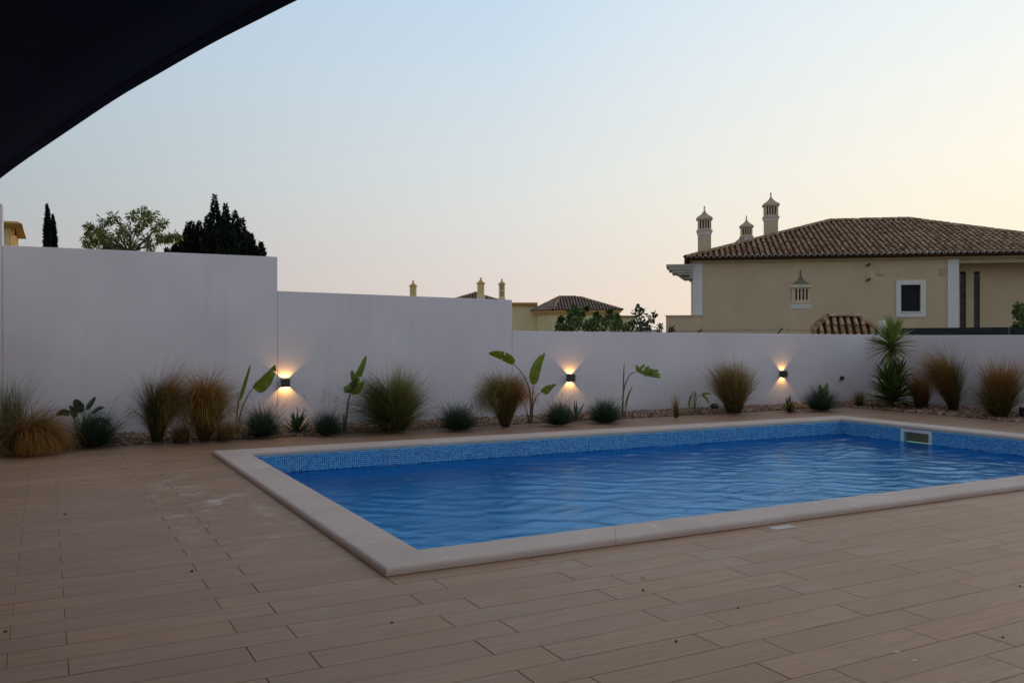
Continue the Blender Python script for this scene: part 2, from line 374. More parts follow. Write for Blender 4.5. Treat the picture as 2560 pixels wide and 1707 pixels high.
M_CURTAIN = simple('curtain', (.05, .065, .07), (.03, .04, .045), scale=6, stretch=(12, 12, .3), rough=.9)
M_BRICKG = rand_mat('glass_block', [(0, (.05, .04, .045)), (.5, (.08, .06, .065)), (1, (.035, .03, .035))], rough=.3, bs=0)
M_YELL = simple('yellow_render', (.80, .69, .40), (.74, .63, .36), scale=1.0, rough=.9, spec=.2)
M_OCHRE = simple('ochre_band', (.70, .43, .16), (.62, .37, .13), scale=2, rough=.9, spec=.2)
M_GTILE = rand_mat('grey_brown_tile', [(0, (.28, .20, .17)), (.5, (.40, .29, .25)), (1, (.34, .25, .21))], rough=.9, spec=.15)
M_GREEN = simple('green_screen', (.003, .012, .009), (.005, .016, .012), rough=.7, stretch=(1, 1, 8))
M_GMETAL = simple('green_metal', (.01, .06, .04), rough=.5, metal=.2)
M_WIRE = simple('wire', (.08, .075, .065), rough=.6, metal=.6)
M_WHITEP = simple('white_plastic', (.7, .7, .68), (.6, .6, .58), rough=.4)
M_GREYP = simple('grey_plastic', (.62, .60, .57), (.55, .53, .50), rough=.5)
M_SEED = simple('dark_seed', (.03, .018, .01), rough=.8)
M_FLAKE = simple('pale_flake', (.62, .62, .6), (.5, .5, .5), rough=.6)
M_PANEL = simple('solar_collector', (.02, .022, .03), rough=.15, bs=0)
M_ALU = simple('aluminium', (.5, .5, .5), rough=.4, metal=.7)

# ------------------------------------------------------------------ ground and neighbours' terrain (pool and terrace sit in a cut-out)
def structure(name, mb, mat, **kw): return link(name, mb, mat, kind='structure', **kw)
g = MB(); Zg = -.6
X0, X1, Y0, Y1 = -9, 16.9, -6, 15.1
B = 1500
for a, b_, c, d in ((-B, -B, B, Y0), (-B, Y1, B, B), (-B, Y0, X0, Y1), (X1, Y0, B, Y1)):
    g.add([(a, b_, Zg), (c, b_, Zg), (c, d, Zg), (a, d, Zg)], [(0, 1, 2, 3)])
structure('ground', g, M_DIRT)

# pool plan: coping outer and inner corners (left-near, right-near, right-far, left-far)
CO = [np.array(p) for p in ((1.87, 5.18), (12.88, 5.18), (12.88, 11.33), (1.87, 11.58))]
CI = [np.array(p) for p in ((2.25, 5.56), (12.42, 5.56), (12.42, 10.90), (2.25, 11.14))]
PW = [np.array(p) for p in ((2.28, 5.59), (12.39, 5.59), (12.39, 10.87), (2.28, 11.11))]       # pool wall faces, under the coping nosing
CUT = (1.98, 5.29, 12.77, 11.26)

# terrace slab under the planks
terrace = MB()
for a, b_, c, d in ((X0, Y0, 15.05, CUT[1]), (X0, CUT[3], 15.05, 13.1), (X0, CUT[1], CUT[0], CUT[3]), (CUT[2], CUT[1], 15.05, CUT[3])):
    terrace.box(a, b_, -.5, c, d, -.0045)
terrace_o = structure('terrace', terrace, M_GROUT)

# planks: rows across Y, alternate rows stepped; joints chamfered
RW, PLN, RY0, RX0 = .2195, 1.015, 5.0, -.16
def plank_mb(x0, y0, x1, y1):
    h = .0017; e = .0022; mb = MB()
    a = [(x0 + h, y0 + h), (x1 - h, y0 + h), (x1 - h, y1 - h), (x0 + h, y1 - h)]
    q = [(x0 + h + e, y0 + h + e), (x1 - h - e, y0 + h + e), (x1 - h - e, y1 - h - e), (x0 + h + e, y1 - h - e)]
    mb.add([(*p, -.012) for p in a] + [(*p, -.0022) for p in a] + [(*p, 0.0) for p in q],
           [(i, (i + 1) % 4, 4 + (i + 1) % 4, 4 + i) for i in range(4)] + [(4 + i, 4 + (i + 1) % 4, 8 + (i + 1) % 4, 8 + i) for i in range(4)] + [(8, 9, 10, 11)])
    return mb
pieces = []
for k in range(-36, 38):
    y0 = RY0 + k * RW; y1 = y0 + RW
    if y1 > 13.1: y1 = 13.1
    if y0 >= 13.05 or y0 < -3: continue
    off = RX0 + (0 if k % 2 == 0 else .25)
    for j in range(-6, 17):
        x0 = off + j * PLN; x1 = x0 + PLN; x0 = max(x0, -5); x1 = min(x1, 15.05)
        if x1 - x0 < .03: continue
        rects = [(x0, y0, x1, y1)]
        if y1 > CUT[1] and y0 < CUT[3] and x1 > CUT[0] and x0 < CUT[2]:
            rects = []
            if x0 < CUT[0]: rects.append((x0, y0, CUT[0], y1))
            if x1 > CUT[2]: rects.append((CUT[2], y0, x1, y1))
            xa, xb = max(x0, CUT[0]), min(x1, CUT[2])
            if y0 < CUT[1]: rects.append((xa, y0, xb, CUT[1]))
            if y1 > CUT[3]: rects.append((xa, CUT[3], xb, y1))
        for r in rects:
            if r[2] - r[0] > .02 and r[3] - r[1] > .02: pieces.append(r)
def vis(r):
    cx, cy = (r[0] + r[2]) / 2, (r[1] + r[3]) / 2; t = cx * FD[0] + cy * FD[1]; l = cx * RD[0] + cy * RD[1]
    if t < 3.2: return None
    px = CX + l / t * FPX; py = HZ + EYE * FPX / t
    if px < -120 or px > 2680 or py > 1790: return None
    return (r[2] - r[0]) * (r[3] - r[1]) / t ** 3
vv = sorted([(vis(r), r) for r in pieces if vis(r) is not None], reverse=True)
single = set(r for _, r in vv[:298])
base_me = None; rest = MB()
full = mesh_mb('plank', plank_mb(-PLN / 2, -RW / 2, PLN / 2, RW / 2)); full.materials.append(M_PLANK)
for r in pieces:
    if r in single:
        w, d = r[2] - r[0], r[3] - r[1]; c = ((r[0] + r[2]) / 2, (r[1] + r[3]) / 2)
        dz = rng.uniform(-.0006, .0006)
        if abs(w - PLN) < 1e-4 and abs(d - RW) < 1e-4: me = full
        else:
            me = mesh_mb('plank', plank_mb(-w / 2, -d / 2, w / 2, d / 2)); me.materials.append(M_PLANK)
        o = bpy.data.objects.new('plank', me); COL.objects.link(o); o.parent = terrace_o; o.location = (c[0], c[1], dz)
    else:
        p = plank_mb(*r); rest.add(p.v, p.f)
link('far_planks', rest, M_PLANK, parent=terrace_o, kind='stuff')

# ------------------------------------------------------------------ pool
pool = root('swimming_pool', (7.3, 8.3, 0), 'rectangular swimming pool lined with small blue mosaic tiles and edged in pale stone', 'swimming pool')
WZ, PZ = -.215, -1.45
# skimmer opening in the right wall
SK = (9.09, 9.64, -.30, -.006)
shell = MB()
def wq(a, b_, z0, z1, back=.12):          # wall face from a to b
    d = np.array([b_[1] - a[1], -(b_[0] - a[0])]); d = d / np.linalg.norm(d) * back
    shell.prism([a, b_, b_ + d, a + d], z0, z1)
P0, P1, P2, P3 = PW
ZB = -.002
wq(P0, P1, PZ, ZB); wq(P3, P0, PZ, ZB); wq(P2, P3, PZ, ZB)
for (ya, yb, za, zb) in ((P1[1], SK[0], PZ, ZB), (SK[1], P2[1], PZ, ZB), (SK[0], SK[1], PZ, SK[2]),):
    shell.box(P1[0], ya, za, P1[0] + .12, yb, zb)
shell.prism([P0, P1, P2, P3], PZ - .1, PZ)
link('basin', shell, M_MOS, parent=pool)
# tile band: every mosaic piece a small plate on pale grout
gr = MB(); TP = .0266; rows = 12
def band(a, b_, skip=None):
    a = np.array(a); b_ = np.array(b_); Lw = np.linalg.norm(b_ - a); u = (b_ - a) / Lw; n = np.array([-u[1], u[0]])
    k = int(Lw / TP); V = []; F = []
    i = np.arange(k)[:, None]; j = np.arange(rows)[None, :]
    u0 = (i * TP + .0022 + 0 * j).ravel(); z0 = (-.004 - (j + 1) * TP + 0 * i).ravel()
    keep = np.ones(len(u0), bool)
    if skip is not None:
        yy = a[1] + u[1] * (u0 + TP / 2); keep = ~((yy > skip[0] - .01) & (yy < skip[1] + .01) & (z0 + TP / 2 > skip[2] - .01))
    u0 = u0[keep]; z0 = z0[keep]; m = len(u0); w = TP - .0044
    pr = np.full(m, .0045) + rng.uniform(-.0004, .0004, m)
    def pt(uu, zz, o): return np.stack([a[0] + u[0] * uu + n[0] * o, a[1] + u[1] * uu + n[1] * o, zz], 1)
    z0 = z0 + .0022; V = np.stack([pt(u0, z0, 0), pt(u0 + w, z0, 0), pt(u0 + w, z0 + w, 0), pt(u0, z0 + w, 0),
                  pt(u0, z0, pr), pt(u0 + w, z0, pr), pt(u0 + w, z0 + w, pr), pt(u0, z0 + w, pr)], 1).reshape(-1, 3)
    q = np.array([(4, 5, 6, 7), (0, 1, 5, 4), (1, 2, 6, 5), (2, 3, 7, 6), (3, 0, 4, 7)])
    Q = (q[None] + (np.arange(m) * 8)[:, None, None]).reshape(-1, 4); return V, Q
VV = []; QQ = []; n0 = 0
for a, b_, s in ((P0, P1, None), (P1, P2, SK), (P2, P3, None), (P3, P0, None)):
    V, Q = band(a, b_, s); VV.append(V); QQ.append(Q + n0); n0 += len(V)
    u = (b_ - a) / np.linalg.norm(b_ - a); n = np.array([-u[1], u[0]]) * .002
    if s is None: gr.prism([a, b_, b_ + n, a + n], -.004 - rows * TP, -.0025)
    else:
        for ya, yb, za, zb in ((a[1], SK[0], -.004 - rows * TP, -.0025), (SK[1], b_[1], -.004 - rows * TP, -.0025)): gr.box(a[0] - .002, ya, za, a[0], yb, zb)
link('tile_grout', gr, M_POOLGROUT, parent=pool)
link('mosaic_tiles', mesh_np('mosaic_tiles', np.vstack(VV), np.vstack(QQ)), M_TILE_POOL, parent=pool, kind='stuff')
# coping slabs with rounded edges
prof = []; H = .052; r = .028; rb_ = .008; CW = .38
for k in range(4):
    a = -PI / 2 - PI / 2 * k / 3; prof.append(((rb_ + math.cos(a) * rb_) / CW, rb_ + math.sin(a) * rb_))
for k in range(8):
    a = PI - PI / 2 * k / 7; prof.append(((r + math.cos(a) * r) / CW, H - r + math.sin(a) * r))
for k in range(8):
    a = PI / 2 - PI / 2 * k / 7; prof.append((1 + (-r + math.cos(a) * r) / CW, H - r + math.sin(a) * r))
for k in range(4):
    a = 0 - PI / 2 * k / 3; prof.append((1 + (-rb_ + math.cos(a) * rb_) / CW, rb_ + math.sin(a) * rb_))
def slab(o0, i0, o1, i1):
    mb = MB(); n = len(prof); vs = []
    for o, i in ((o0, i0), (o1, i1)):
        for w, z in prof: p = o + (i - o) * w; vs.append((p[0], p[1], z + .001))
    mb.add(vs, [(k, n + k, n + (k + 1) % n, (k + 1) % n) for k in range(n)] + [tuple(range(n)), tuple(range(2 * n - 1, n - 1, -1))]); return mb
def run(o0, i0, o1, i1, cuts):
    cuts = [0] + cuts + [1]
    for a, b_ in zip(cuts[:-1], cuts[1:]):
        ga = .0012 / np.linalg.norm(o1 - o0); a2, b2 = a + ga, b_ - ga
        l = lambda p, q, s: p + (q - p) * s
        me = mesh_mb('coping_slab', slab(l(o0, o1, a2), l(i0, i1, a2), l(o0, o1, b2), l(i0, i1, b2)))
        link('coping_slab', me, M_STONE, parent=pool)
run(CO[0], CI[0], CO[1], CI[1], [.158, .37, .58, .79]); run(CO[1], CI[1], CO[2], CI[2], [.35, .7])
run(CO[2], CI[2], CO[3], CI[3], [.2, .42, .64, .84]); run(CO[3], CI[3], CO[0], CI[0], [.36, .7])
# bedding under the slabs so no gap shows
bed = MB()
for k in range(4):
    a, b_ = CO[k], CO[(k + 1) % 4]; c, d = CI[(k + 1) % 4], CI[k]; m1 = .06
    f = lambda p, q: p + (q - p) * m1
    bed.prism([f(a, d), f(b_, c), f(c, b_) , f(d, a)], -.03, .0008)
link('coping_bed', bed, M_GROUT, parent=pool)
# skimmer
sk = MB(); y0, y1, z0, z1 = SK; xf = P1[0] - .012; t_ = .045
sk.box(xf, y0, z0, xf + .02, y0 + t_, z1); sk.box(xf, y1 - t_, z0, xf + .02, y1, z1)
sk.box(xf, y0 + t_, z1 - t_, xf + .02, y1 - t_, z1); sk.box(xf, y0 + t_, z0, xf + .02, y1 - t_, z0 + t_)
skf = link('skimmer', sk, M_WHITEP, parent=pool)
th = MB(); xa = xf + .02; th.box(xa, y0 + .03, z0 + .02, xa + .13, y0 + .04, z1 - .02); th.box(xa, y1 - .04, z0 + .02, xa + .13, y1 - .03, z1 - .02)
th.box(xa + .13, y0 + .03, z0 + .02, xa + .14, y1 - .03, z1 - .02); th.box(xa, y0 + .04, z1 - .03, xa + .13, y1 - .04, z1 - .02); th.box(xa, y0 + .04, z0 + .02, xa + .13, y1 - .04, z0 + .03)
link('skimmer_throat', th, M_GREYP, parent=skf)
fl = MB(); fl.add([(xa + .05, y0 + .045, z1 - .2), (xa + .05, y0 + .28, z1 - .2), (xa + .03, y0 + .28, z1 - .04), (xa + .03, y0 + .045, z1 - .04)], [(0, 1, 2, 3)])
link('skimmer_flap', fl, M_DARK, parent=skf)
# water: a really rippled surface, sum of many small waves
nx, ny = 760, 440; rw_ = np.random.default_rng(11)
U, Vv = np.meshgrid(np.linspace(0, 1, nx), np.linspace(0, 1, ny), indexing='xy')
Xw = P0[0] + (P1[0] - P0[0]) * U; Yw = (P0[1] + (P1[1] - P0[1]) * U) * (1 - Vv) + (P3[1] + (P2[1] - P3[1]) * U) * Vv
Zw = np.zeros_like(Xw); patchw = .55 + .45 * np.sin(Xw * 1.1 + .8 * np.sin(Yw * 1.3)) * np.sin(Yw * 1.7 + 1.2)
wx = Xw + .10 * np.sin(Yw * 2.9 + 1) + .05 * np.sin(Xw * 5.1 + Yw * 3.3); wy = Yw + .10 * np.sin(Xw * 2.3) + .05 * np.sin(Yw * 6.1 - Xw * 4.2)
for k in range(70):
    lam = .08 * (.5 / .08) ** rw_.uniform(0, 1); th_ = rw_.normal(1.25, .65); kk_ = 2 * PI / lam
    amp = RIP * lam ** .9 / kk_ ** .1 * rw_.uniform(.5, 1.4) * .0125
    w_ = np.sin(kk_ * (wx * math.cos(th_) + wy * math.sin(th_)) + rw_.uniform(0, 6.28))
    Zw += amp * (w_ + .25 * w_ * w_) * (patchw if lam < .25 else 1)
Vw = np.stack([Xw, Yw, WZ + Zw - Zw.mean()], 2).reshape(-1, 3); ii = (np.arange(ny - 1)[:, None] * nx + np.arange(nx - 1)[None]).ravel()
Qw = np.stack([ii, ii + 1, ii + nx + 1, ii + nx], 1)
n_ = len(Vw); Vw = np.vstack([Vw, [(P1[0] + .001, SK[0] + .04, WZ), (P1[0] + .13, SK[0] + .04, WZ), (P1[0] + .13, SK[1] - .04, WZ), (P1[0] + .001, SK[1] - .04, WZ)]]); Qw = np.vstack([Qw, [(n_, n_ + 1, n_ + 2, n_ + 3)]])
wm = mesh_np('water', Vw, Qw, smooth=True)
print('rms slope', float(np.std(np.gradient(Zw, axis=0) / (P3[1] - P0[1]) * ny)))
structure('water', wm, M_WATER)

# ------------------------------------------------------------------ planting bed
bedm = MB()
bedm.prism([(X0, 13.1), (15.05, 13.1), (15.05, -3), (16.62, -3), (16.62, wall_y(16.62) + .02), (X0, wall_y(X0) + .02)], -.5, -.012)
structure('planting_bed', bedm, M_SOIL)
def gravel(n, xy):
    ic = np.array([(0, 0, 1), (.894, 0, .447), (.276, .851, .447), (-.724, .526, .447), (-.724, -.526, .447), (.276, -.851, .447), (.724, .526, -.3), (-.276, .851, -.3), (-.894, 0, -.3), (-.276, -.851, -.3), (.724, -.526, -.3)])
    fc = [(0, 1, 2), (0, 2, 3), (0, 3, 4), (0, 4, 5), (0, 5, 1), (1, 6, 2), (2, 6, 7), (2, 7, 3), (3, 7, 8), (3, 8, 4), (4, 8, 9), (4, 9, 5), (5, 9, 10), (5, 10, 1), (1, 10, 6)]
    p = xy(n); s = rng.uniform(.010, .024, n)[:, None, None] * rng.uniform(.6, 1.4, (n, 1, 3)) * rng.uniform(.75, 1.25, (n, 11, 1))
    v = ic[None] * s; a = rng.uniform(0, 2 * PI, n); ca, sa = np.cos(a)[:, None], np.sin(a)[:, None]
    x = v[:, :, 0] * ca - v[:, :, 1] * sa; y = v[:, :, 0] * sa + v[:, :, 1] * ca; z = v[:, :, 2] * .75
    tilt = rng.uniform(-.5, .5, (n, 1)); z = z + x * tilt
    V = np.stack([x + p[:, :1], y + p[:, 1:2], z + p[:, 2:3]], 2).reshape(-1, 3)
    F = (np.array(fc)[None] + (np.arange(n) * 11)[:, None, None]).reshape(-1, 3); return V, F
def bed_xy(n):
    x = rng.uniform(-1.4, 16.6, n); y = rng.uniform(0, 1, n); yy = 13.09 + .02 * np.sin(x * 3) + rng.normal(0, .02, n) + y * (wall_y(x) - 13.1)
    z = .006 + .045 * np.sqrt(y) * 1.0 + rng.uniform(-.008, .012, n)
    k = n // 3; x2 = rng.uniform(15.03, 16.6, k); y2 = rng.uniform(8, 13.3, k)
    x[:k] = x2; yy[:k] = y2; z[:k] = .008 + .03 * (x2 - 15) + rng.uniform(-.008, .012, k)
    return np.stack([x, yy, z], 1)
V, F = gravel(17000, bed_xy)
link('gravel', mesh_np('gravel', V, F), M_GRAVEL, kind='stuff', label='reddish brown crushed stone covering the planting bed along the white wall', category='gravel')
print('base done')
# ------------------------------------------------------------------ garden walls
def wall_seg(x0, x1, z1a, z1b, label, th=.22):
    g_ = .003
    pts = [(x0 + g_, wall_y(x0)), (x1 - g_, wall_y(x1)), (x1 - g_, wall_y(x1) + th), (x0 + g_, wall_y(x0) + th)]
    o = link('garden_wall', MB().prism(pts, -.4, [z1a, z1b, z1b, z1a]), M_WALL, origin=((x0 + x1) / 2, wall_y((x0 + x1) / 2), 0), bevel=.004, label=label, cat='wall')
    return o
XA, XB, XC, XD = -.54, 3.31, 7.51, 16.6
w0 = wall_seg(-7, XA, 3.39, 3.39, 'tallest white wall section cut off by the left edge of the frame', .45)
w1 = wall_seg(XA, XB, 2.80, 2.785, 'tall white rendered wall section behind the small dark broad-leaved plant, with trees above it')
w2 = wall_seg(XB, XC, 2.235, 2.165, 'middle-height white wall section carrying the lamp nearest the pool corner')
w3 = wall_seg(XC, XD, 1.603, 1.54, 'long low white wall section with two glowing lamps, behind the far edge of the pool')
for w, x, z in ((w1, XA, 2.79), (w2, XB, 2.2), (w3, XC, 1.59)):
    y = wall_y(x)
    link('joint_sealant', MB().box(x - .0029, y + .004, -.3, x + .0029, y + .03, z), M_SEAL, parent=w)
rw = link('garden_wall', MB().prism([(16.6, -3), (16.8, -3), (16.8, wall_y(16.8) + .2), (16.6, wall_y(16.6) - .003)], -.4, 1.53), M_WALL, origin=(16.7, 6, 0), bevel=.004,
          label='white boundary wall on the right, topped by a dark green screen', cat='wall')

link('garden_wall', MB().prism([(-3.3, -6), (-3.0, -6), (-3.0, wall_y(-3.0) - .003), (-3.3, wall_y(-3.3) - .003)], -.4, 3.39), M_WALL, origin=(-3.15, 5, 0), bevel=.004, label='unseen white wall added outside the frame to shade the left of the terrace', cat='wall')  # added out of view: blocks sky light to darken the left side
# wall drain pipe stub
pp = on_wall(2102, 945)
pr_ = root('pipe_outlet', pp, 'small dark round pipe outlet in the white wall left of the spiky palm', 'pipe')
def ring(r, y0, y1, s=20):
    return MB().tube([(pp[0], pp[1] + y0, pp[2]), (pp[0], pp[1] + y1, pp[2])], r, s)
link('collar', ring(.062, -.012, .0), M_WHITEP, parent=pr_)
link('pipe', ring(.045, -.06, -.0125), M_DARK, parent=pr_)

# ------------------------------------------------------------------ wall lamps (lit)
def wall_lamp(px, pyc, label, up, dn, pw):
    c = on_wall(px, pyc, .0); u = np.array([1, -WS]); u = u / np.linalg.norm(u); n = np.array([-WS, -1]) / math.hypot(1, WS)
    r0 = root('wall_lamp', c, label, 'wall lamp', 'cube lamps on the white wall')
    def q(a, b_, z): p = np.array(c[:2]) + u * a + n * b_; return (p[0], p[1], c[2] + z)
    def bx(a0, a1, b0, b1, z0, z1): return [q(a0, b0, z0), q(a1, b0, z0), q(a1, b1, z0), q(a0, b1, z0), q(a0, b0, z1), q(a1, b0, z1), q(a1, b1, z1), q(a0, b1, z1)]
    F6 = [(0, 3, 2, 1), (4, 5, 6, 7), (0, 1, 5, 4), (1, 2, 6, 5), (2, 3, 7, 6), (3, 0, 4, 7)]
    w, d, h, t = .062, .115, .065, .006; mb = MB()
    mb.add(bx(-w, -w + t, .004, d, -h, h), F6); mb.add(bx(w - t, w, .004, d, -h, h), F6); mb.add(bx(-w + t, w - t, d - t, d, -h, h), F6); mb.add(bx(-w + t, w - t, .004, .004 + t, -h, h), F6)
    body = link('housing', mb, M_LAMP, parent=r0)
    link('back_plate', MB().add(bx(-.05, .05, .0, .0038, -.05, .05), F6), M_LAMP, parent=r0)
    for s, z, ang, pwr in ((1, .008, up, pw), (-1, -.008, dn, pw * 1.15)):
        link('lens', MB().add(bx(-w + t + .001, w - t - .001, .014, d - t - .001, min(z, z - s * .004), max(z, z - s * .004)), F6), M_GLOW, parent=r0)
        ld = bpy.data.lights.new('lamp_light', 'SPOT'); lo = bpy.data.objects.new('lamp_light', ld); COL.objects.link(lo)
        ld.energy = pwr; ld.color = (1, .52, .14); ld.spot_size = math.radians(ang); ld.spot_blend = .06; ld.shadow_soft_size = .012
        p = q(0, .045, z + s * .006); lo.parent = r0; lo.location = Vector(p) - r0.location
        lo.rotation_euler = (PI if s > 0 else 0, 0, 0)
    return r0
wall_lamp(712, 955.6, 'lit dark cube lamp beside the wall joint, nearest the left end of the pool', 104, 112, 7)
wall_lamp(1424, 943.8, 'lit dark cube lamp between the tall broad-leaved plant and the torn-leaf plant', 96, 92, 6.5)
wall_lamp(1954, 934.6, 'lit dark cube lamp furthest right, right of the fountain-shaped grass', 88, 92, 5)

# ------------------------------------------------------------------ roofs: barrel tiles
def tile_v(L_=.42, r0=.088, r1=.072, seg=6, lift=.0):
    vs = []
    for y, r in ((0, r0), (L_, r1)):
        for k in range(seg + 1):
            a = PI * k / seg; vs.append((-math.cos(a) * r, y, math.sin(a) * r * .85 + (0.028 if y == 0 else 0) + lift))
    f = [(k, k + 1, seg + 2 + k, seg + 1 + k) for k in range(seg)]
    # thickness at the lower end
    n = len(vs)
    for k in range(seg + 1):
        a = PI * k / seg; vs.append((-math.cos(a) * (r0 - .016), 0, math.sin(a) * (r0 - .016) * .85 + .028 + lift))
    f += [(k, n + k, n + k + 1, k + 1) for k in range(seg)]
    return np.array(vs), f
TV, TF = tile_v(.42, .076, .062)
def roof_plane(poly, eu, su, eave_o, pitch=.235, rowl=.36):
    """poly: local 3-D polygon; eu: unit vector along the eave, su: up the slope; returns list of (col,row,matrix3x4)"""
    eu, su, o = np.array(eu, float), np.array(su, float), np.array(eave_o, float); nn = np.cross(eu, su)
    P2 = [((np.array(p) - o) @ eu, (np.array(p) - o) @ su) for p in poly]
    def inside(x, y):
        c = True
        for i in range(len(P2)):
            x0, y0 = P2[i]; x1, y1 = P2[(i + 1) % len(P2)]
            if (x1 - x0) * (y - y0) - (y1 - y0) * (x - x0) < -.02: c = False
        return c
    out = []; xs = [p[0] for p in P2]; ys = [p[1] for p in P2]
    for j in range(int(max(ys) / rowl) + 1):
        for i in range(int(math.floor(min(xs) / pitch)), int(max(xs) / pitch) + 1):
            x = (i + .5) * pitch; y = j * rowl
            if inside(x, y + .12): out.append((i, j, o + eu * x + su * (y - .03) + nn * .01, eu, su, nn))
    return out
def tile_mesh_at(t, jit=True):
    _, _, o, eu, su, nn = t
    a = rng.normal(0, .012) if jit else 0
    V = TV.copy(); V[:, 0] += V[:, 1] * a
    return o[None] + V[:, :1] * eu[None] + V[:, 1:2] * su[None] + V[:, 2:3] * nn[None] + rng.normal(0, .004, (1, 3))
def tiles_joined(name, tl, mat, parent):
    if not tl: return
    mb = MB()
    for t in tl: mb.add(tile_mesh_at(t), TF)
    return link(name, mb, mat, parent=parent, kind='stuff', smooth=False)
tile_me = MB(); tile_me.v = [tuple(v) for v in TV]; tile_me.f = TF; tile_me = mesh_mb('roof_tile', tile_me, True)
def tiles_single(tl, mat, parent, name='roof_tile'):
    if not tile_me.materials: tile_me.materials.append(mat)
    for t in tl:
        _, _, o, eu, su, nn = t
        ob = bpy.data.objects.new(name, tile_me); COL.objects.link(ob); ob.parent = parent
        M = Matrix(((eu[0], su[0], nn[0], o[0]), (eu[1], su[1], nn[1], o[1]), (eu[2], su[2], nn[2], o[2]), (0, 0, 0, 1)))
        ob.matrix_local = M @ Matrix.Rotation(rng.normal(0, .02), 4, 'Z') @ Matrix.Translation((rng.normal(0, .004), rng.normal(0, .008), 0))
def hip_tiles(a, b_, mat, parent, name='ridge_tile', sc_=1.25, step=.34, lift=.0):
    a, b_ = Vector(a), Vector(b_); bedm_ = MB().tube([a, b_], .075, 6); _b = link('ridge_mortar', bedm_, M_RBASE, parent=None); _b.parent = parent; d = (b_ - a); n = int(d.length / step); d.normalize(); up = Vector((0, 0, 1)); side = d.cross(up).normalized(); up = side.cross(d)
    for i in range(n):
        ob = bpy.data.objects.new(name, tile_me2); COL.objects.link(ob); ob.parent = parent
        o = a + d * (i * step) + up * lift
        ob.matrix_local = Matrix(((side[0], d[0], up[0], o[0]), (side[1], d[1], up[1], o[1]), (side[2], d[2], up[2], o[2]), (0, 0, 0, 1))) @ Matrix.Rotation(.09 + rng.normal(0, .02), 4, 'X') @ Matrix.Rotation(rng.normal(0, .03), 4, 'Z')
tv2, tf2 = tile_v(.42, .13, .10, 6); q_ = MB(); q_.v = [tuple(v) for v in tv2]; q_.f = tf2; tile_me2 = mesh_mb('ridge_tile', q_, True); tile_me2.materials.append(M_RTILE)

def hip_roof(parent, x0, x1, y0, y1, ze, rise, mat, base_mat, faces='FLR', single=0, pitch=.235, under=.08, caps=True):
    """hip roof over rectangle, local coordinates of parent; ridge along the longer side"""
    w, d = x1 - x0, y1 - y0; h = min(w, d) / 2
    if w >= d: r0, r1 = (x0 + h, y0 + h), (x1 - h, y0 + h)
    else: r0, r1 = (x0 + h, y0 + h), (x0 + h, y1 - h)
    zt = ze + rise
    A, Bb, C, D = (x0, y0, ze), (x1, y0, ze), (x1, y1, ze), (x0, y1, ze); R0, R1 = (*r0, zt), (*r1, zt)
    mb = MB().add([A, Bb, C, D, R0, R1], [(0, 1, 5, 4), (1, 2, 5), (2, 3, 4, 5), (3, 0, 4)] if w >= d else [(0, 1, 4), (1, 2, 5, 4), (2, 3, 5), (3, 0, 4, 5)])
    n = 6; mb.add([(*p[:2], p[2] - under) for p in (A, Bb, C, D)] + [A, Bb, C, D], [(3, 2, 1, 0), (0, 1, 5, 4), (1, 2, 6, 5), (2, 3, 7, 6), (3, 0, 4, 7)])
    rf = link('roof', mb, base_mat, parent=parent)
    sl = math.hypot(h, rise); s_, c_ = rise / sl, h / sl
    F = {'F': ([A, Bb, R1, R0] if w >= d else [A, Bb, R0], (1, 0, 0), (0, c_, s_), A), 'L': ([D, A, R0] if w >= d else [D, A, R0, R1], (0, -1, 0), (c_, 0, s_), D),
         'R': ([Bb, C, R1] if w >= d else [Bb, C, R1, R0], (0, 1, 0), (-c_, 0, s_), Bb)}
    for k in faces:
        tl = roof_plane(F[k][0], F[k][1], F[k][2], F[k][3], pitch)
        if k == 'F' and single:
            tl.sort(key=lambda t: (t[1], t[0])); tiles_single(tl[:single], mat, rf); tl = tl[single:]
        tiles_joined('far_roof_tiles' if k == 'F' else 'side_roof_tiles', tl, mat, rf)
    if caps:
        hip_tiles(A, R0, mat, rf); hip_tiles(Bb, R1, mat, rf); hip_tiles(R0, R1, mat, rf)
        hip_tiles(D, R0 if w >= d else R1, mat, rf)
    return rf

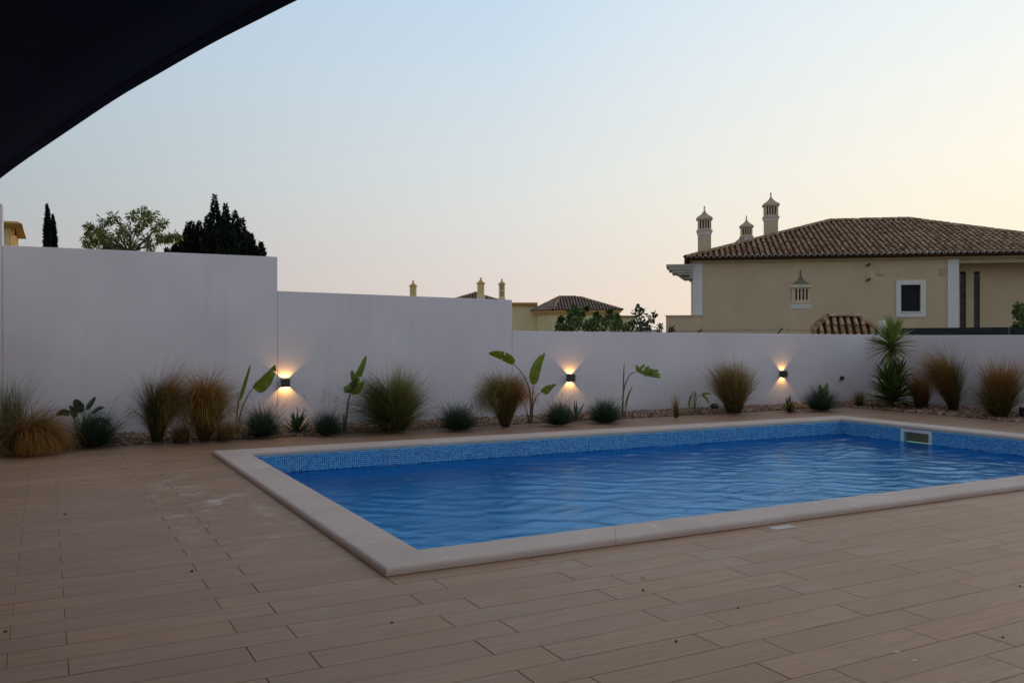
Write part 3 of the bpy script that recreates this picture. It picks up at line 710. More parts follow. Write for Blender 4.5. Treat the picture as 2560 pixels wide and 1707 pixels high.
def chimney(parent, x, y, z0, z1, w, n=4, hd=None, cap_mat=None, k=1.0, name='chimney', shaft_mat=None):
    """square chimney: shaft, white band, slotted head, concave cap with finial. z1 = top of shaft"""
    h = w / 2; ch = link(name, MB().box(x - h, y - h, z0, x + h, y + h, z1), shaft_mat or M_CHIM, parent=parent)
    def sub(nm, mb, mt):
        o = bpy.data.objects.new(nm, mesh_mb(nm, mb)); o.data.materials.append(mt); COL.objects.link(o); o.parent = ch; return o
    s = w
    mb = MB().box(x - h * 1.05, y - h * 1.05, z1, x + h * 1.05, y + h * 1.05, z1 + .12 * s).box(x - h * 1.12, y - h * 1.12, z1 + .12 * s, x + h * 1.12, y + h * 1.12, z1 + .25 * s)
    sub('band', mb, M_TRIM)
    zz = z1 + .25 * s
    sub('lower_ledge', MB().prism([(x - h * 1.22, y - h * 1.22), (x + h * 1.22, y - h * 1.22), (x + h * 1.22, y + h * 1.22), (x - h * 1.22, y + h * 1.22)], zz, zz + .09 * s), M_CHIM)
    zz += .09 * s; hh = .85 * s; q = h * 1.03
    core = MB().box(x - q * .7, y - q * .7, zz, x + q * .7, y + q * .7, zz + hh); sub('dark_core', core, M_DARK)
    bars = MB(); bars.box(x - q, y - q, zz, x + q, y + q, zz + .14 * s); bars.box(x - q, y - q, zz + hh - .08 * s, x + q, y + q, zz + hh)
    za, zb = zz + .14 * s + .0005, zz + hh - .08 * s - .0005
    # front/back and side mullions
    m = n + 1; cw = .17 * w; inner = 2 * q - 2 * cw; sw = inner / (2 * n - 1)
    for sx in (-1, 1):
        for sy in (-1, 1): bars.box(min(x + sx * q, x + sx * (q - cw)), min(y + sy * q, y + sy * (q - cw)), za, max(x + sx * q, x + sx * (q - cw)), max(y + sy * q, y + sy * (q - cw)), zb)
    for i in range(n - 1):
        a0 = -q + cw + sw * (2 * i + 1)
        for sy in (-1, 1):
            bars.box(x + a0, y + (sy * q if sy < 0 else q * .8), za, x + a0 + sw, y + (-q * .8 if sy < 0 else q), zb)
            bars.box(x + (sy * q if sy < 0 else q * .8), y + a0, za, x + (-q * .8 if sy < 0 else q), y + a0 + sw, zb)
    sub('slotted_head', bars, M_CHIM)
    zz += hh
    sub('upper_ledge', MB().box(x - h * 1.24, y - h * 1.24, zz, x + h * 1.24, y + h * 1.24, zz + .11 * s).box(x - h * 1.12, y - h * 1.12, zz + .11 * s, x + h * 1.12, y + h * 1.12, zz + .18 * s), M_CHIM)
    zz += .18 * s; pr = []
    for i in range(9):
        f = i / 8; pr.append((h * 1.05 * 1.414 * ((1 - f) ** 2.0 * .93 + .07), zz + f * .68 * s))
    cp = MB().lathe(pr, x, y, 4); sub('concave_cap', cp, cap_mat or M_CAP)
    zz += .68 * s; fp = [(.05 * s, zz - .005), (.05 * s, zz + .02 * s), (.075 * s, zz + .06 * s), (.04 * s, zz + .1 * s), (.055 * s, zz + .14 * s), (.012 * s, zz + .26 * s)]
    sub('finial', MB().lathe(fp, x, y, 8), cap_mat or M_CAP)
    return ch

# ------------------------------------------------------------------ beige villa on the right
PHI = math.radians(11.2); HD_ = RD * math.cos(PHI) - FD * math.sin(PHI); HN = FD * math.cos(PHI) + RD * math.sin(PHI)
HT = 37.0; HO = at(1733, HZ, HT)[:2]
def hs(px, py=HZ, off=0.0):              # villa facade coordinates (s along, z up) of a pixel, on the plane off metres in front
    o = np.array([(HO @ RD), (HO @ FD)]) - off * np.array([math.sin(PHI), math.cos(PHI)])
    l = lat(px); s = (l * o[1] - o[0]) / (math.cos(PHI) + l * math.sin(PHI)); t = o[1] - s * math.sin(PHI)
    return s, EYE - (py - HZ) * t / FPX
villa = root('villa', (HO[0], HO[1], 0), 'large beige single-storey villa with a brown barrel-tiled hip roof and slotted chimneys, at the right', 'house', rz=math.atan2(HD_[1], HD_[0]), local=True)
ZE = 4.72
sR, _ = hs(2396.7); sP, _ = hs(2368.6); SE = 16.2; DEP = 13.3
wl = MB(); win = (hs(2252)[0], hs(2301)[0], hs(2276, 778.5)[1], hs(2276, 712)[1])
# facade with a real opening
for a, b_, z0, z1 in ((0.25, win[0], -.6, ZE), (win[1], sP, -.6, ZE), (win[0], win[1], -.6, win[2]), (win[0], win[1], win[3], ZE)): wl.box(a, 0, z0, b_, .3, z1)
wl.box(0, .3, -.6, .28, DEP, ZE - .001); wl.box(.28, DEP - .3, -.6, SE, DEP, ZE - .001); wl.box(SE - .3, 1.0, -.6, SE, DEP - .3, ZE - .001)
por = .95                                # recessed porch wall on the right
g1 = (hs(2400, off=-por)[0], hs(2415, off=-por)[0]); g2 = (hs(2434.6, off=-por)[0], hs(2450, off=-por)[0]); gz = (-.3, hs(2430, 679, -por)[1])
for a, b_, z0, z1 in ((sR - .05, g1[0], -.6, ZE), (g1[1], g2[0], -.6, ZE), (g2[1], SE, -.6, ZE), (g1[0], g1[1], gz[1], ZE), (g2[0], g2[1], gz[1], ZE)): wl.box(a, por, z0, b_, por + .25, z1)
link('wall', wl, M_HOUSE, parent=villa)
zl = hs(2450, 657)[1]
link('lintel', MB().box(sR + .001, .03, zl, SE, .33, ZE - .002), M_CORN, parent=villa)
for gg in (g1, g2):                      # glass-block slots
    mb = MB(); nz = int((gz[1] - gz[0]) / .19)
    for i in range(nz): mb.box(gg[0] + .01, por + .08, gz[0] + i * .19 + .006, gg[1] - .01, por + .16, gz[0] + (i + 1) * .19 - .006)
    sl = link('slot_window', MB().box(gg[0] - .001, por + .161, gz[0], gg[1] + .001, por + .2, gz[1]), M_DARK, parent=villa)
    for i in range(nz):
        b2 = MB().box(gg[0] + .01, por + .08, gz[0] + i * .19 + .006, gg[1] - .01, por + .16, gz[0] + (i + 1) * .19 - .006)
        link('glass_block', b2, M_BRICKG, parent=sl)
c1 = hs(1756)[0]
link('corner_pilaster', MB().box(-.02, -.04, hs(1740, 790)[1], c1, .299, hs(1740, 655)[1]), M_TRIM, parent=villa)
link('pilaster', MB().box(sP, -.05, -.6, sR, .299, hs(2380, 648)[1]), M_TRIM, parent=villa)
sw0 = hs(1665)[0]; zp = hs(1665, 791)[1]
link('parapet', MB().box(sw0, -.02, -.6, c1 + .01, .28, zp).box(sw0, .28, -.6, sw0 + .25, 5, zp), M_HOUSE, parent=villa)
link('parapet_coping', MB().box(sw0 - .03, -.05, zp, c1 + .02, .31, zp + .05), M_CORN, parent=villa)
# cornice mouldings under the eave
cz0 = hs(2000, 656)[1]; cz1 = hs(2000, 644)[1]
cn = MB(); n_ = 4
for i in range(n_):
    za = cz0 + (cz1 - cz0) * i / n_; zb = cz0 + (cz1 - cz0) * (i + 1) / n_; e = .04 + .05 * i
    cn.box(-e, -e, za + .001, SE + e, .2, zb - (.018 if i in (0, 2) else .001)); cn.box(-e, .2, za + .001, .25, DEP - .2, zb - (.018 if i in (0, 2) else .001))
link('cornice', cn, M_CORN, parent=villa)
# soffit at the left overhang
RO = .32; ze_ = cz1 + .02
link('soffit', MB().box(-RO + .06, -RO + .06, ze_ - .05, SE + .4, .1, ze_ - .0905 + .09).box(-RO + .06, .1, ze_ - .06, .2, DEP, ze_ - .0005), simple('terracotta_soffit', (.42, .26, .16), rough=.9), parent=villa)
vroof = hip_roof(villa, -RO, SE + .6, -RO - .02, DEP, ze_ + .01, 2.25, M_RTILE, M_RBASE, 'FLR', single=292)
# pale scalloped mortar ends along the eave
em = MB(); r_o, r_i = .098, .070
for i in range(int((SE + .6 + RO) / .235)):
    x = -RO + (i + .5) * .235; o = (x, -RO - .02 - .075, ze_ + .01)
    vs = []; fs = []
    for k in range(7):
        a = PI * k / 6
        for rr, yy in ((r_o, 0), (r_i, 0), (r_o, .05), (r_i, .05)): vs.append((o[0] - math.cos(a) * rr, o[1] + yy, o[2] + math.sin(a) * rr * 1.0))
    for k in range(6):
        b0 = 4 * k; b1 = 4 * k + 4; fs += [(b0, b1, b1 + 1, b0 + 1), (b0 + 2, b1 + 2, b1, b0), (b0 + 1, b1 + 1, b1 + 3, b0 + 3)]
    em.add(vs, fs)
eo = link('eave_ends', em, M_RMORT, parent=vroof, kind='stuff')
# flat canopy at the left with stepped fascia and vent
ca0, ca1 = hs(1666)[0], -.021; zt_ = hs(1690, 662)[1]; zb_ = hs(1690, 697)[1]; hh = (zt_ - zb_)
cm = MB()
for i, (e, f0, f1) in enumerate(((0, .84, 1), (.10, .62, .839), (.24, .41, .619))): cm.box(ca0 + e, -.3 + e * .3, zb_ + hh * f0, ca1, 1.6, zb_ + hh * f1)
cm.add([(ca0 + .42, -.2, zb_ + hh * .40), (ca1, -.2, zb_ + hh * .40), (ca1, 1.5, zb_ + hh * .40), (ca0 + .42, 1.5, zb_ + hh * .40), (ca0 + .75, -.15, zb_), (ca1, -.15, zb_), (ca1, 1.5, zb_), (ca0 + .75, 1.5, zb_)],
       [(0, 1, 2, 3), (7, 6, 5, 4), (4, 5, 1, 0), (5, 6, 2, 1), (6, 7, 3, 2), (7, 4, 0, 3)])

cpy = link('side_canopy', cm, simple('canopy_plaster', (.50, .47, .40), (.44, .41, .35)), parent=villa)
vv_ = hs(1713, 690); link('vent_slot', MB().box(vv_[0] - .18, -.29, vv_[1] - .03, vv_[0] + .18, -.19, vv_[1] + .02), M_DARK, parent=cpy)
# window
w0_, w1_, z0_, z1_ = win; S0, Z0 = hs(2240, 792.6); S1, Z1 = hs(2314, 700)
sur = MB().box(S0, -.045, Z0, w0_, 0, Z1).box(w1_, -.045, Z0, S1, 0, Z1).box(w0_, -.045, Z0, w1_, 0, z0_).box(w0_, -.045, z1_, w1_, 0, Z1)
wd = link('window', sur, M_TRIM, parent=villa, label='white flat window surround')
def sub(par, nm, mb, mt):
    o = bpy.data.objects.new(nm, mesh_mb(nm, mb)); o.data.materials.append(mt); COL.objects.link(o); o.parent = par; return o
fr = .05
sub(wd, 'frame', MB().box(w0_, .1, z0_, w0_ + fr, .15, z1_).box(w1_ - fr, .1, z0_, w1_, .15, z1_).box(w0_ + fr, .1, z1_ - fr, w1_ - fr, .15, z1_).box(w0_ + fr, .1, z0_, w1_ - fr, .15, z0_ + fr), M_FRAMED)
sub(wd, 'pane', MB().box(w0_ + fr, .12, z0_ + fr, w1_ - fr, .128, z1_ - fr), M_GLASSD)
ct = MB(); nn_ = 14; cw_ = (w1_ - w0_ - 2 * fr) / nn_
for i in range(nn_): ct.box(w0_ + fr + i * cw_, .17 + .02 * (i % 2), z0_ + fr, w0_ + fr + (i + 1) * cw_ - .004, .18 + .02 * (i % 2), z1_ - fr - .12)
sub(wd, 'curtain', ct, M_CURTAIN)
sub(wd, 'sill', MB().box(w0_ - .04, -.08, z0_ - .05, w1_ + .04, .1, z0_ - .001), M_TRIM)
# small facade fittings
for px, py in ((2169, 664), (2169, 701)):
    s_, z_ = hs(px, py); o = link('spot_bracket', MB().box(s_ - .05, -.12, z_ - .03, s_ + .02, 0, z_ + .03).box(s_, -.22, z_, s_ + .07, -.12, z_ + .09), M_FRAMED, parent=villa)
s_, z_ = hs(2166, 690); link('bracket_plate', MB().box(s_ - .02, -.02, z_ - .15, s_ + .02, 0, z_ + .15), M_CORN, parent=villa)
s_, z_ = hs(2202, 681); link('wall_vent', MB().tube([(s_, -.05, z_), (s_, 0, z_)], .12, 12).box(s_ - .14, -.06, z_ - .09, s_ + .14, 0, z_ - .05), M_CORN, parent=villa)
s_, z_ = hs(2358, 679); lv = MB()
for i in range(4): lv.box(s_ - .13, -.04, z_ - .14 + i * .075, s_ + .13, 0, z_ - .095 + i * .075)
link('louvre_vent', lv, M_CORN, parent=villa)
# roof chimneys
def roof_xy(px, dep):
    s, _ = hs(px, off=-dep); return s, dep
for px, py, dep, wpx in ((1761, 588, 4.2, 32), (1927, 554, 5.5, 32), (1866, 601, 11.0, 27)):
    s, d = roof_xy(px, dep); t = HO @ FD + d * math.cos(PHI) - s * math.sin(PHI); z = EYE - (py - HZ) * t / FPX
    chimney(villa, s, d, 4.0, z, wpx * t / FPX)
# solar collector seen edge-on behind the left hip
s, d = roof_xy(1850, 8.5); t = HO @ FD + d * math.cos(PHI) - s * math.sin(PHI); za = EYE - (605 - HZ) * t / FPX; zb = EYE - (590 - HZ) * t / FPX
s2, _ = roof_xy(1862, 8.5); s1, _ = roof_xy(1838, 8.5)
sp_ = MB().add([(s1, d, za - .05), (s2, d, zb), (s2, d + 1.1, zb), (s1, d + 1.1, za - .05), (s1, d, za + .02), (s2, d, zb + .07), (s2, d + 1.1, zb + .07), (s1, d + 1.1, za + .02)],
               [(0, 3, 2, 1), (4, 5, 6, 7), (0, 1, 5, 4), (1, 2, 6, 5), (2, 3, 7, 6), (3, 0, 4, 7)])
so = link('solar_collector', sp_, M_ALU, parent=villa)
link('collector_leg', MB().box(s2 - .05, d + .1, zb - 1.2, s2, d + .15, zb).box(s2 - .05, d + .95, zb - 1.2, s2, d + 1.0, zb), M_ALU, parent=villa)

# ------------------------------------------------------------------ tiled outhouse in front of the villa with its own chimney
OT = 30.0; op = at(2001, HZ, OT); oh = root('outhouse', (op[0], op[1], 0), 'low outhouse with curved-tile roof and mossy-capped chimney in front of the beige villa', 'outhouse', rz=math.atan2(HD_[1], HD_[0]), local=True)
def lx(px): return (px - 2001) * OT / FPX
zsh = EYE - (771 - HZ) * OT / FPX
chimney(oh, 0, 0, -.6, zsh, .585, cap_mat=M_MOSSY, shaft_mat=M_HOUSE)
e0, e1 = lx(2012), lx(2212); ow = e1 - e0
link('wall', MB().box(e0 + .35, .35, -.6, e1 - .35, 1.4, 1.2), M_HOUSE, parent=oh)
orf = hip_roof(oh, e0, e1, 0, 1.7, EYE - (850 - HZ) * OT / FPX, .80, M_RTILE, M_RBASE, 'FLR')

# ------------------------------------------------------------------ neighbour's fences
bf = root('barbed_wire_fence', on_wall(1850, 832, -.9), 'sagging barbed wire on slanted green posts just above the low white wall', 'fence')
def bw(px, py): return on_wall(px, py, -.9)
for pa, pb in (((1745, 834), (1753, 825)), ((1942, 836), (1956, 821)), ((1604, 830), (1611, 822))):
    a, b_ = bw(*pa), bw(*pb)
    link('post', MB().tube([(a[0], a[1], -.6), tuple(a), tuple(b_)], .022, 6), M_GMETAL, parent=bf)
wp = [(1560, 831), (1608, 824), (1680, 829), (1751, 826), (1850, 824), (1952, 823.5), (2040, 826), (2130, 830)]
wpts = []
for (xa, ya), (xb, yb) in zip(wp[:-1], wp[1:]):
    for k in range(6):
        f = k / 6; wpts.append(bw(xa + (xb - xa) * f, ya + (yb - ya) * f + math.sin(PI * f) * 1.5))
link('wire', MB().tube(wpts, .004, 4), M_WIRE, parent=bf)
bb = MB()
for i in range(len(wpts) - 1):
    for f in (0, .33, .66):
        p = wpts[i] * (1 - f) + wpts[i + 1] * f; d = rng.normal(0, .02, 3); bb.tube([p - d, p + d], .003, 3)
link('barbs', bb, M_WIRE, parent=bf)
gf = root('screen_fence', (17.3, 8, 0), 'dark green privacy screen fence showing above the right-hand white wall', 'fence')
for k in range(6):
    y0 = 13.9 - k * 3.0; link('screen_panel', MB().box(17.3, y0 - 2.94, -.5, 17.33, y0 - .03, 1.69 - k * .008), M_GREEN, parent=gf)
    link('post', MB().box(17.28, y0 - .025, -.6, 17.35, y0 + .025, 1.70 - k * .008), M_GMETAL, parent=gf)
link('white_post', MB().box(17.26, 13.95, -.6, 17.36, 14.05, 1.875), M_WHITEP, origin=(17.31, 14, -.6), bevel=.006, label='slim white post behind the spiky yucca, above the wall corner', cat='post')

# ------------------------------------------------------------------ yellow houses in the middle distance
YT = 70.0
def yh(px, py, t=YT): p = at(px, py, t); return (px - 1344) * t / FPX, p[2]
yo = at(1344, HZ, YT); yel = root('yellow_house', (yo[0], yo[1], 0), 'pale yellow house with a small grey-brown hip roof above an ochre band', 'house', rz=-TH, local=True)
xf0, _ = yh(1382, 780); xr, _ = yh(1545, 780); xl, _ = yh(1281, 760)
# rotated corner block: left side face recedes, front face to the camera
link('wall', MB().prism([(xf0, 0), (xr, 0), (xr, 9), (0, 9), (0, 1.6)], -.6, yh(1382, 786)[1]), M_YELL, parent=yel)
link('wing_wall', MB().box(xl - 3, 2.0, -.6, 0, 8, yh(1300, 762)[1]), M_YELL, parent=yel)
zb = yh(1300, 762)[1]; link('wing_cornice', MB().box(xl - 3.1, 1.8, zb, .05, 8.1, zb + .12).box(xl - 3.1, 1.65, zb + .12, .05, 8.1, yh(1300, 754)[1]), M_OCHRE, parent=yel)
zc = yh(1382, 786)[1]; z2 = yh(1382, 775)[1]
link('cornice', MB().prism([(xf0 + .02, -.12), (xr + .12, -.12), (xr + .12, 9), (-.15, 9), (-.15, 1.55)], zc, zc + (z2 - zc) * .5).prism([(xf0 + .04, -.26), (xr + .26, -.26), (xr + .26, 9), (-.28, 9), (-.28, 1.5)], zc + (z2 - zc) * .5, z2), M_OCHRE, parent=yel)
# irregular hip roof
e = .32; zt = yh(1400, 742.5, YT + 3.6)[1]
A = (-e - .1, 1.6, z2); Bc = (xf0, -e, z2); Cc = (xr + e, -e, z2); Dd = (xr + e, 9, z2); Ee = (-e - .1, 9, z2); R0 = ((1402 - 1344) * (YT + 3.8) / FPX, 3.8, zt); R1 = ((1450 - 1344) * (YT + 3.8) / FPX, 3.8, zt)
rf = link('roof', MB().add([A, Bc, Cc, Dd, Ee, R0, R1], [(0, 1, 5), (1, 2, 6, 5), (2, 3, 6), (3, 4, 5, 6), (4, 0, 5), (4, 3, 2, 1, 0)]), M_RBASE, parent=yel)
def plane_tiles(poly, nm, pitch=.25):
    o = np.array(poly[0]); eu = np.array(poly[1]) - o; eu = eu / np.linalg.norm(eu)
    v = np.array(poly[-1]) - o; nn = np.cross(eu, v); nn = nn / np.linalg.norm(nn); su = np.cross(nn, eu)
    tiles_joined(nm, roof_plane(poly, eu, su, o, pitch), M_GTILE, rf)
plane_tiles([A, Bc, R0], 'side_roof_tiles'); plane_tiles([Bc, Cc, R1, R0], 'front_roof_tiles')
hip_tiles(Bc, R0, M_GTILE, rf); hip_tiles(R0, R1, M_GTILE, rf); hip_tiles(Cc, R1, M_GTILE, rf); hip_tiles(A, R0, M_GTILE, rf)
link('low_wing', MB().box(xr + .3, 1, -.6, (1589 - 1344) * 71 / FPX, 6, yh(1560, 792)[1]), M_YELL, parent=yel)
zz = yh(1560, 792)[1]; link('low_wing_cap', MB().box(xr + .3, .8, zz, (1591 - 1344) * 71 / FPX, 6, zz + .12), simple('red_brown_cap', (.28, .12, .09)), parent=yel)
# house behind with chimneys
BT = 82.0; bo = at(1200, HZ, BT); bh = root('yellow_house', (bo[0], bo[1], 0), 'yellow house mostly hidden by the white wall, only its low roof and slim chimneys showing', 'house', rz=-TH, local=True)
def bx_(px, py): return (px - 1200) * BT / FPX, at(px, py, BT)[2]
link('wall', MB().box(bx_(1010, 0)[0], 0, -.6, bx_(1275, 0)[0], 8, 4.2), M_YELL, parent=bh)
x0, x1 = bx_(1130, 0)[0], bx_(1245, 0)[0]
hip_roof(bh, x0, x1, -.3, 6, bx_(0, 748)[1] - .1, .78, M_GTILE, M_RBASE, 'FLR', pitch=.27)
def slim_chimney(px, ytop, ybase, yslab, wpx, dark=False):
    x, zs = bx_(px, yslab); w = wpx * BT / FPX / 2; y = -1.0; zt = bx_(px, ytop)[1]
    ch = link('chimney', MB().box(x - w * .95, y - w * .95, 3, x + w * .95, y + w * .95, zs - 1.0).box(x - w * .8, y - w * .8, zs - 1.0, x + w * .8, y + w * .8, zs) if not dark else MB().box(x - w * .95, y - w * .95, 3, x + w * .95, y + w * .95, zs - 1.25).box(x - w * .8, y - w * .8, zs - 1.25, x + w * .8, y + w * .8, zs - 1.1), M_YELL, parent=bh)
    if dark:
        core = MB().box(x - w * .55, y - w * .55, zs - 1.1, x + w * .55, y + w * .55, zs); sub(ch, 'dark_core', core, M_DARK)
        br = MB()
        for k in range(4):
            for dx, dy in ((-1, -1), (1, -1), (1, 1), (-1, 1), (0, -1), (-1, 0), (1, 0)):
                pass
        for dx, dy in ((-1, -1), (1, -1), (1, 1), (-1, 1), (-.33, -1), (.33, -1), (-1, -.33), (-1, .33)):
            br.box(x + dx * w * .72 - .035, y + dy * w * .72 - .035, zs - 1.1, x + dx * w * .72 + .035, y + dy * w * .72 + .035, zs)
        br.box(x - w * .78, y - w * .78, zs - .62, x + w * .78, y + w * .78, zs - .5); sub(ch, 'grille', br, M_YELL)
    else:
        ho = MB()
        for r_ in range(3):
            for c_ in range(3): ho.box(x - w * .5 + c_ * w * .38, y - w * .82, zs - .85 + r_ * .25, x - w * .5 + c_ * w * .38 + w * .18, y - w * .795, zs - .7 + r_ * .25)
        sub(ch, 'vent_holes', ho, M_OCHRE)
    sub(ch, 'ledge', MB().box(x - w, y - w, zs, x + w, y + w, zs + .09), M_OCHRE)
    sub(ch, 'cap', MB().lathe([(w * .85 * 1.414, zs + .09), (w * .45, zs + .5 * (zt - zs)), (w * .2, zs + .72 * (zt - zs)), (.06, zs + .76 * (zt - zs))], x, y, 4), M_OCHRE)
    sub(ch, 'finial', MB().lathe([(.05, zs + .74 * (zt - zs)), (.1, zs + .85 * (zt - zs)), (.1, zs + .9 * (zt - zs)), (.01, zt)], x, y, 8), M_OCHRE)
slim_chimney(1036, 702, 740, 718, 19); slim_chimney(1203, 695, 745, 711.5, 21); slim_chimney(1255, 698.5, 747, 713, 18, True)
# far-left house corner
LT = 34.0; lo_ = at(26, HZ, LT); lh = root('cream_house', (lo_[0], lo_[1], 0), 'cream house corner with ochre-edged flat eave beyond the wall at the far left', 'house', rz=-TH + .48, local=True)
def lq(px, py): return (px - 26) * LT / FPX, at(px, py, LT)[2]
z_s = lq(0, 571)[1]
link('wall', MB().box(-3, 0, -.6, -.002, 4, z_s), M_YELL, parent=lh)
link('corner_trim', MB().prism([(0, -.02), (.13, .25), (.13, 4), (0, 4)], -.6, z_s), M_OCHRE, parent=lh)
link('eave', MB().add([(-3, -.7, z_s + .12), (.42, -.7, z_s + .12), (.44, -.1, z_s), (-3, -.1, z_s), (-3, -.7, z_s + .2), (.28, -.7, z_s + .2), (.30, 4, z_s + .24), (-3, 4, z_s + .24), (.44, 4, z_s), (-3, 4, z_s)],
     [(0, 1, 2, 3), (4, 5, 1, 0), (5, 6, 8, 2), (5, 2, 1), (4, 7, 6, 5), (3, 2, 8, 9)]), M_OCHRE, parent=lh)
lx0, lz0 = lq(36.5, 586)
link('lantern', MB().box(lx0 - .03, .1, lz0 - .02, lx0 + .03, .16, lz0 + .14).box(lx0 - .018, .11, lz0 + .14, lx0 + .018, .14, lz0 + .24), M_FRAMED, parent=lh)
# tiny pale building on the horizon
dp = at(1622, 838, 300); db = root('distant_building', (dp[0], dp[1], 0), 'tiny pale building far away between the bushes and the villa', 'building')
link('wall', MB().box(dp[0] - 2.2, dp[1], -.6, dp[0] + 1.2, dp[1] + 3, at(0, 818, 300)[2]).box(dp[0] + 1.2, dp[1], -.6, dp[0] + 4.5, dp[1] + 3, at(0, 824, 300)[2]), simple('far_white', (.55, .52, .52)), parent=db)
ww = MB()
for i in range(3): ww.box(dp[0] - 1.6 + i, dp[1] - .05, 2.6, dp[0] - 1.2 + i, dp[1], 3.6)
link('windows', ww, M_GLASSD, parent=db)

# ------------------------------------------------------------------ shade sail over the terrace
EP = [(-260, 660, 2.62), (-120, 541, 2.7), (0, 446, 2.76), (70, 394.5, 2.78), (170, 326.5, 2.79), (292, 245, 2.8), (394, 185, 2.82), (527, 109, 2.835), (646, 48, 2.85), (741, 0, 2.86), (860, -56, 2.9), (1150, -185, 2.97)]
ed = []
for i_ in range(len(EP) - 1):
    q_ = [np.array(EP[min(max(i_ + k_, 0), len(EP) - 1)], float) for k_ in (-1, 0, 1, 2)]
    for k_ in range(4):
        f = k_ / 4; e_ = .5 * (2 * q_[1] + (q_[2] - q_[0]) * f + (2 * q_[0] - 5 * q_[1] + 4 * q_[2] - q_[3]) * f * f + (-q_[0] + 3 * q_[1] - 3 * q_[2] + q_[3]) * f ** 3)
        ed.append(at(e_[0], e_[1], (e_[2] - EYE) * FPX / (HZ - e_[1])))
ed.append(at(EP[-1][0], EP[-1][1], (EP[-1][2] - EYE) * FPX / (HZ - EP[-1][1])))
far = np.array([-6.2, 8.6, 2.9]); near = np.array([-5.5, -3.5, 3.1])
ed.append(np.array([2.9, -3.2, 3.2]))
sl_root = root('shade_sail', (-2.5, 2.5, 0), 'black fabric shade sail stretched overhead in the top left corner', 'shade sail')
nU, nV = len(ed), 18; V = []; 
for i, p in enumerate(ed):
    f = i / (nU - 1); q = far * (1 - f) + near * f
    for k in range(nV):
        s = k / (nV - 1); pp_ = p * (1 - s) + q * s; V.append((pp_[0], pp_[1], pp_[2] + (.0 if k == 0 else -.16 * math.sin(PI * s) * math.sin(PI * min(max(f, .05), .95)))))
Qd = [(i * nV + k, (i + 1) * nV + k, (i + 1) * nV + k + 1, i * nV + k + 1) for i in range(nU - 1) for k in range(nV - 1)]
mb = MB(); mb.v = V; mb.f = Qd; so = link('fabric', mb, M_SAIL, parent=sl_root, smooth=True)
so.modifiers.new('thick', 'SOLIDIFY').thickness = .002
hem = MB()
for i in range(nU - 1):
    for j in (0,):
        a, b_ = np.array(V[i * nV]), np.array(V[(i + 1) * nV]); a2, b2 = np.array(V[i * nV + 1]), np.array(V[(i + 1) * nV + 1])
        wa = a + (a2 - a) / np.linalg.norm(a2 - a) * .07; wb = b_ + (b2 - b_) / np.linalg.norm(b2 - b_) * .07
        dz = np.array([0, 0, -.004]); hem.add([a + dz, b_ + dz, wb + dz, wa + dz, a - dz, b_ - dz, wb - dz, wa - dz], [(0, 1, 2, 3), (7, 6, 5, 4), (0, 4, 5, 1)])
link('hem', hem, M_SAIL, parent=sl_root)
for p in (ed[0], far, near, ed[-1]):
    d = np.array([p[0] + 1.8, p[1] - 2.5, 0]); d = d / np.linalg.norm(d); b_ = p + d * .5
    link('cable', MB().tube([p, b_], .006, 5), M_STEEL, parent=sl_root)
    link('post', MB().tube([(b_[0], b_[1], 0), (b_[0], b_[1], b_[2] + .1)], .045, 12), M_STEEL, parent=sl_root)
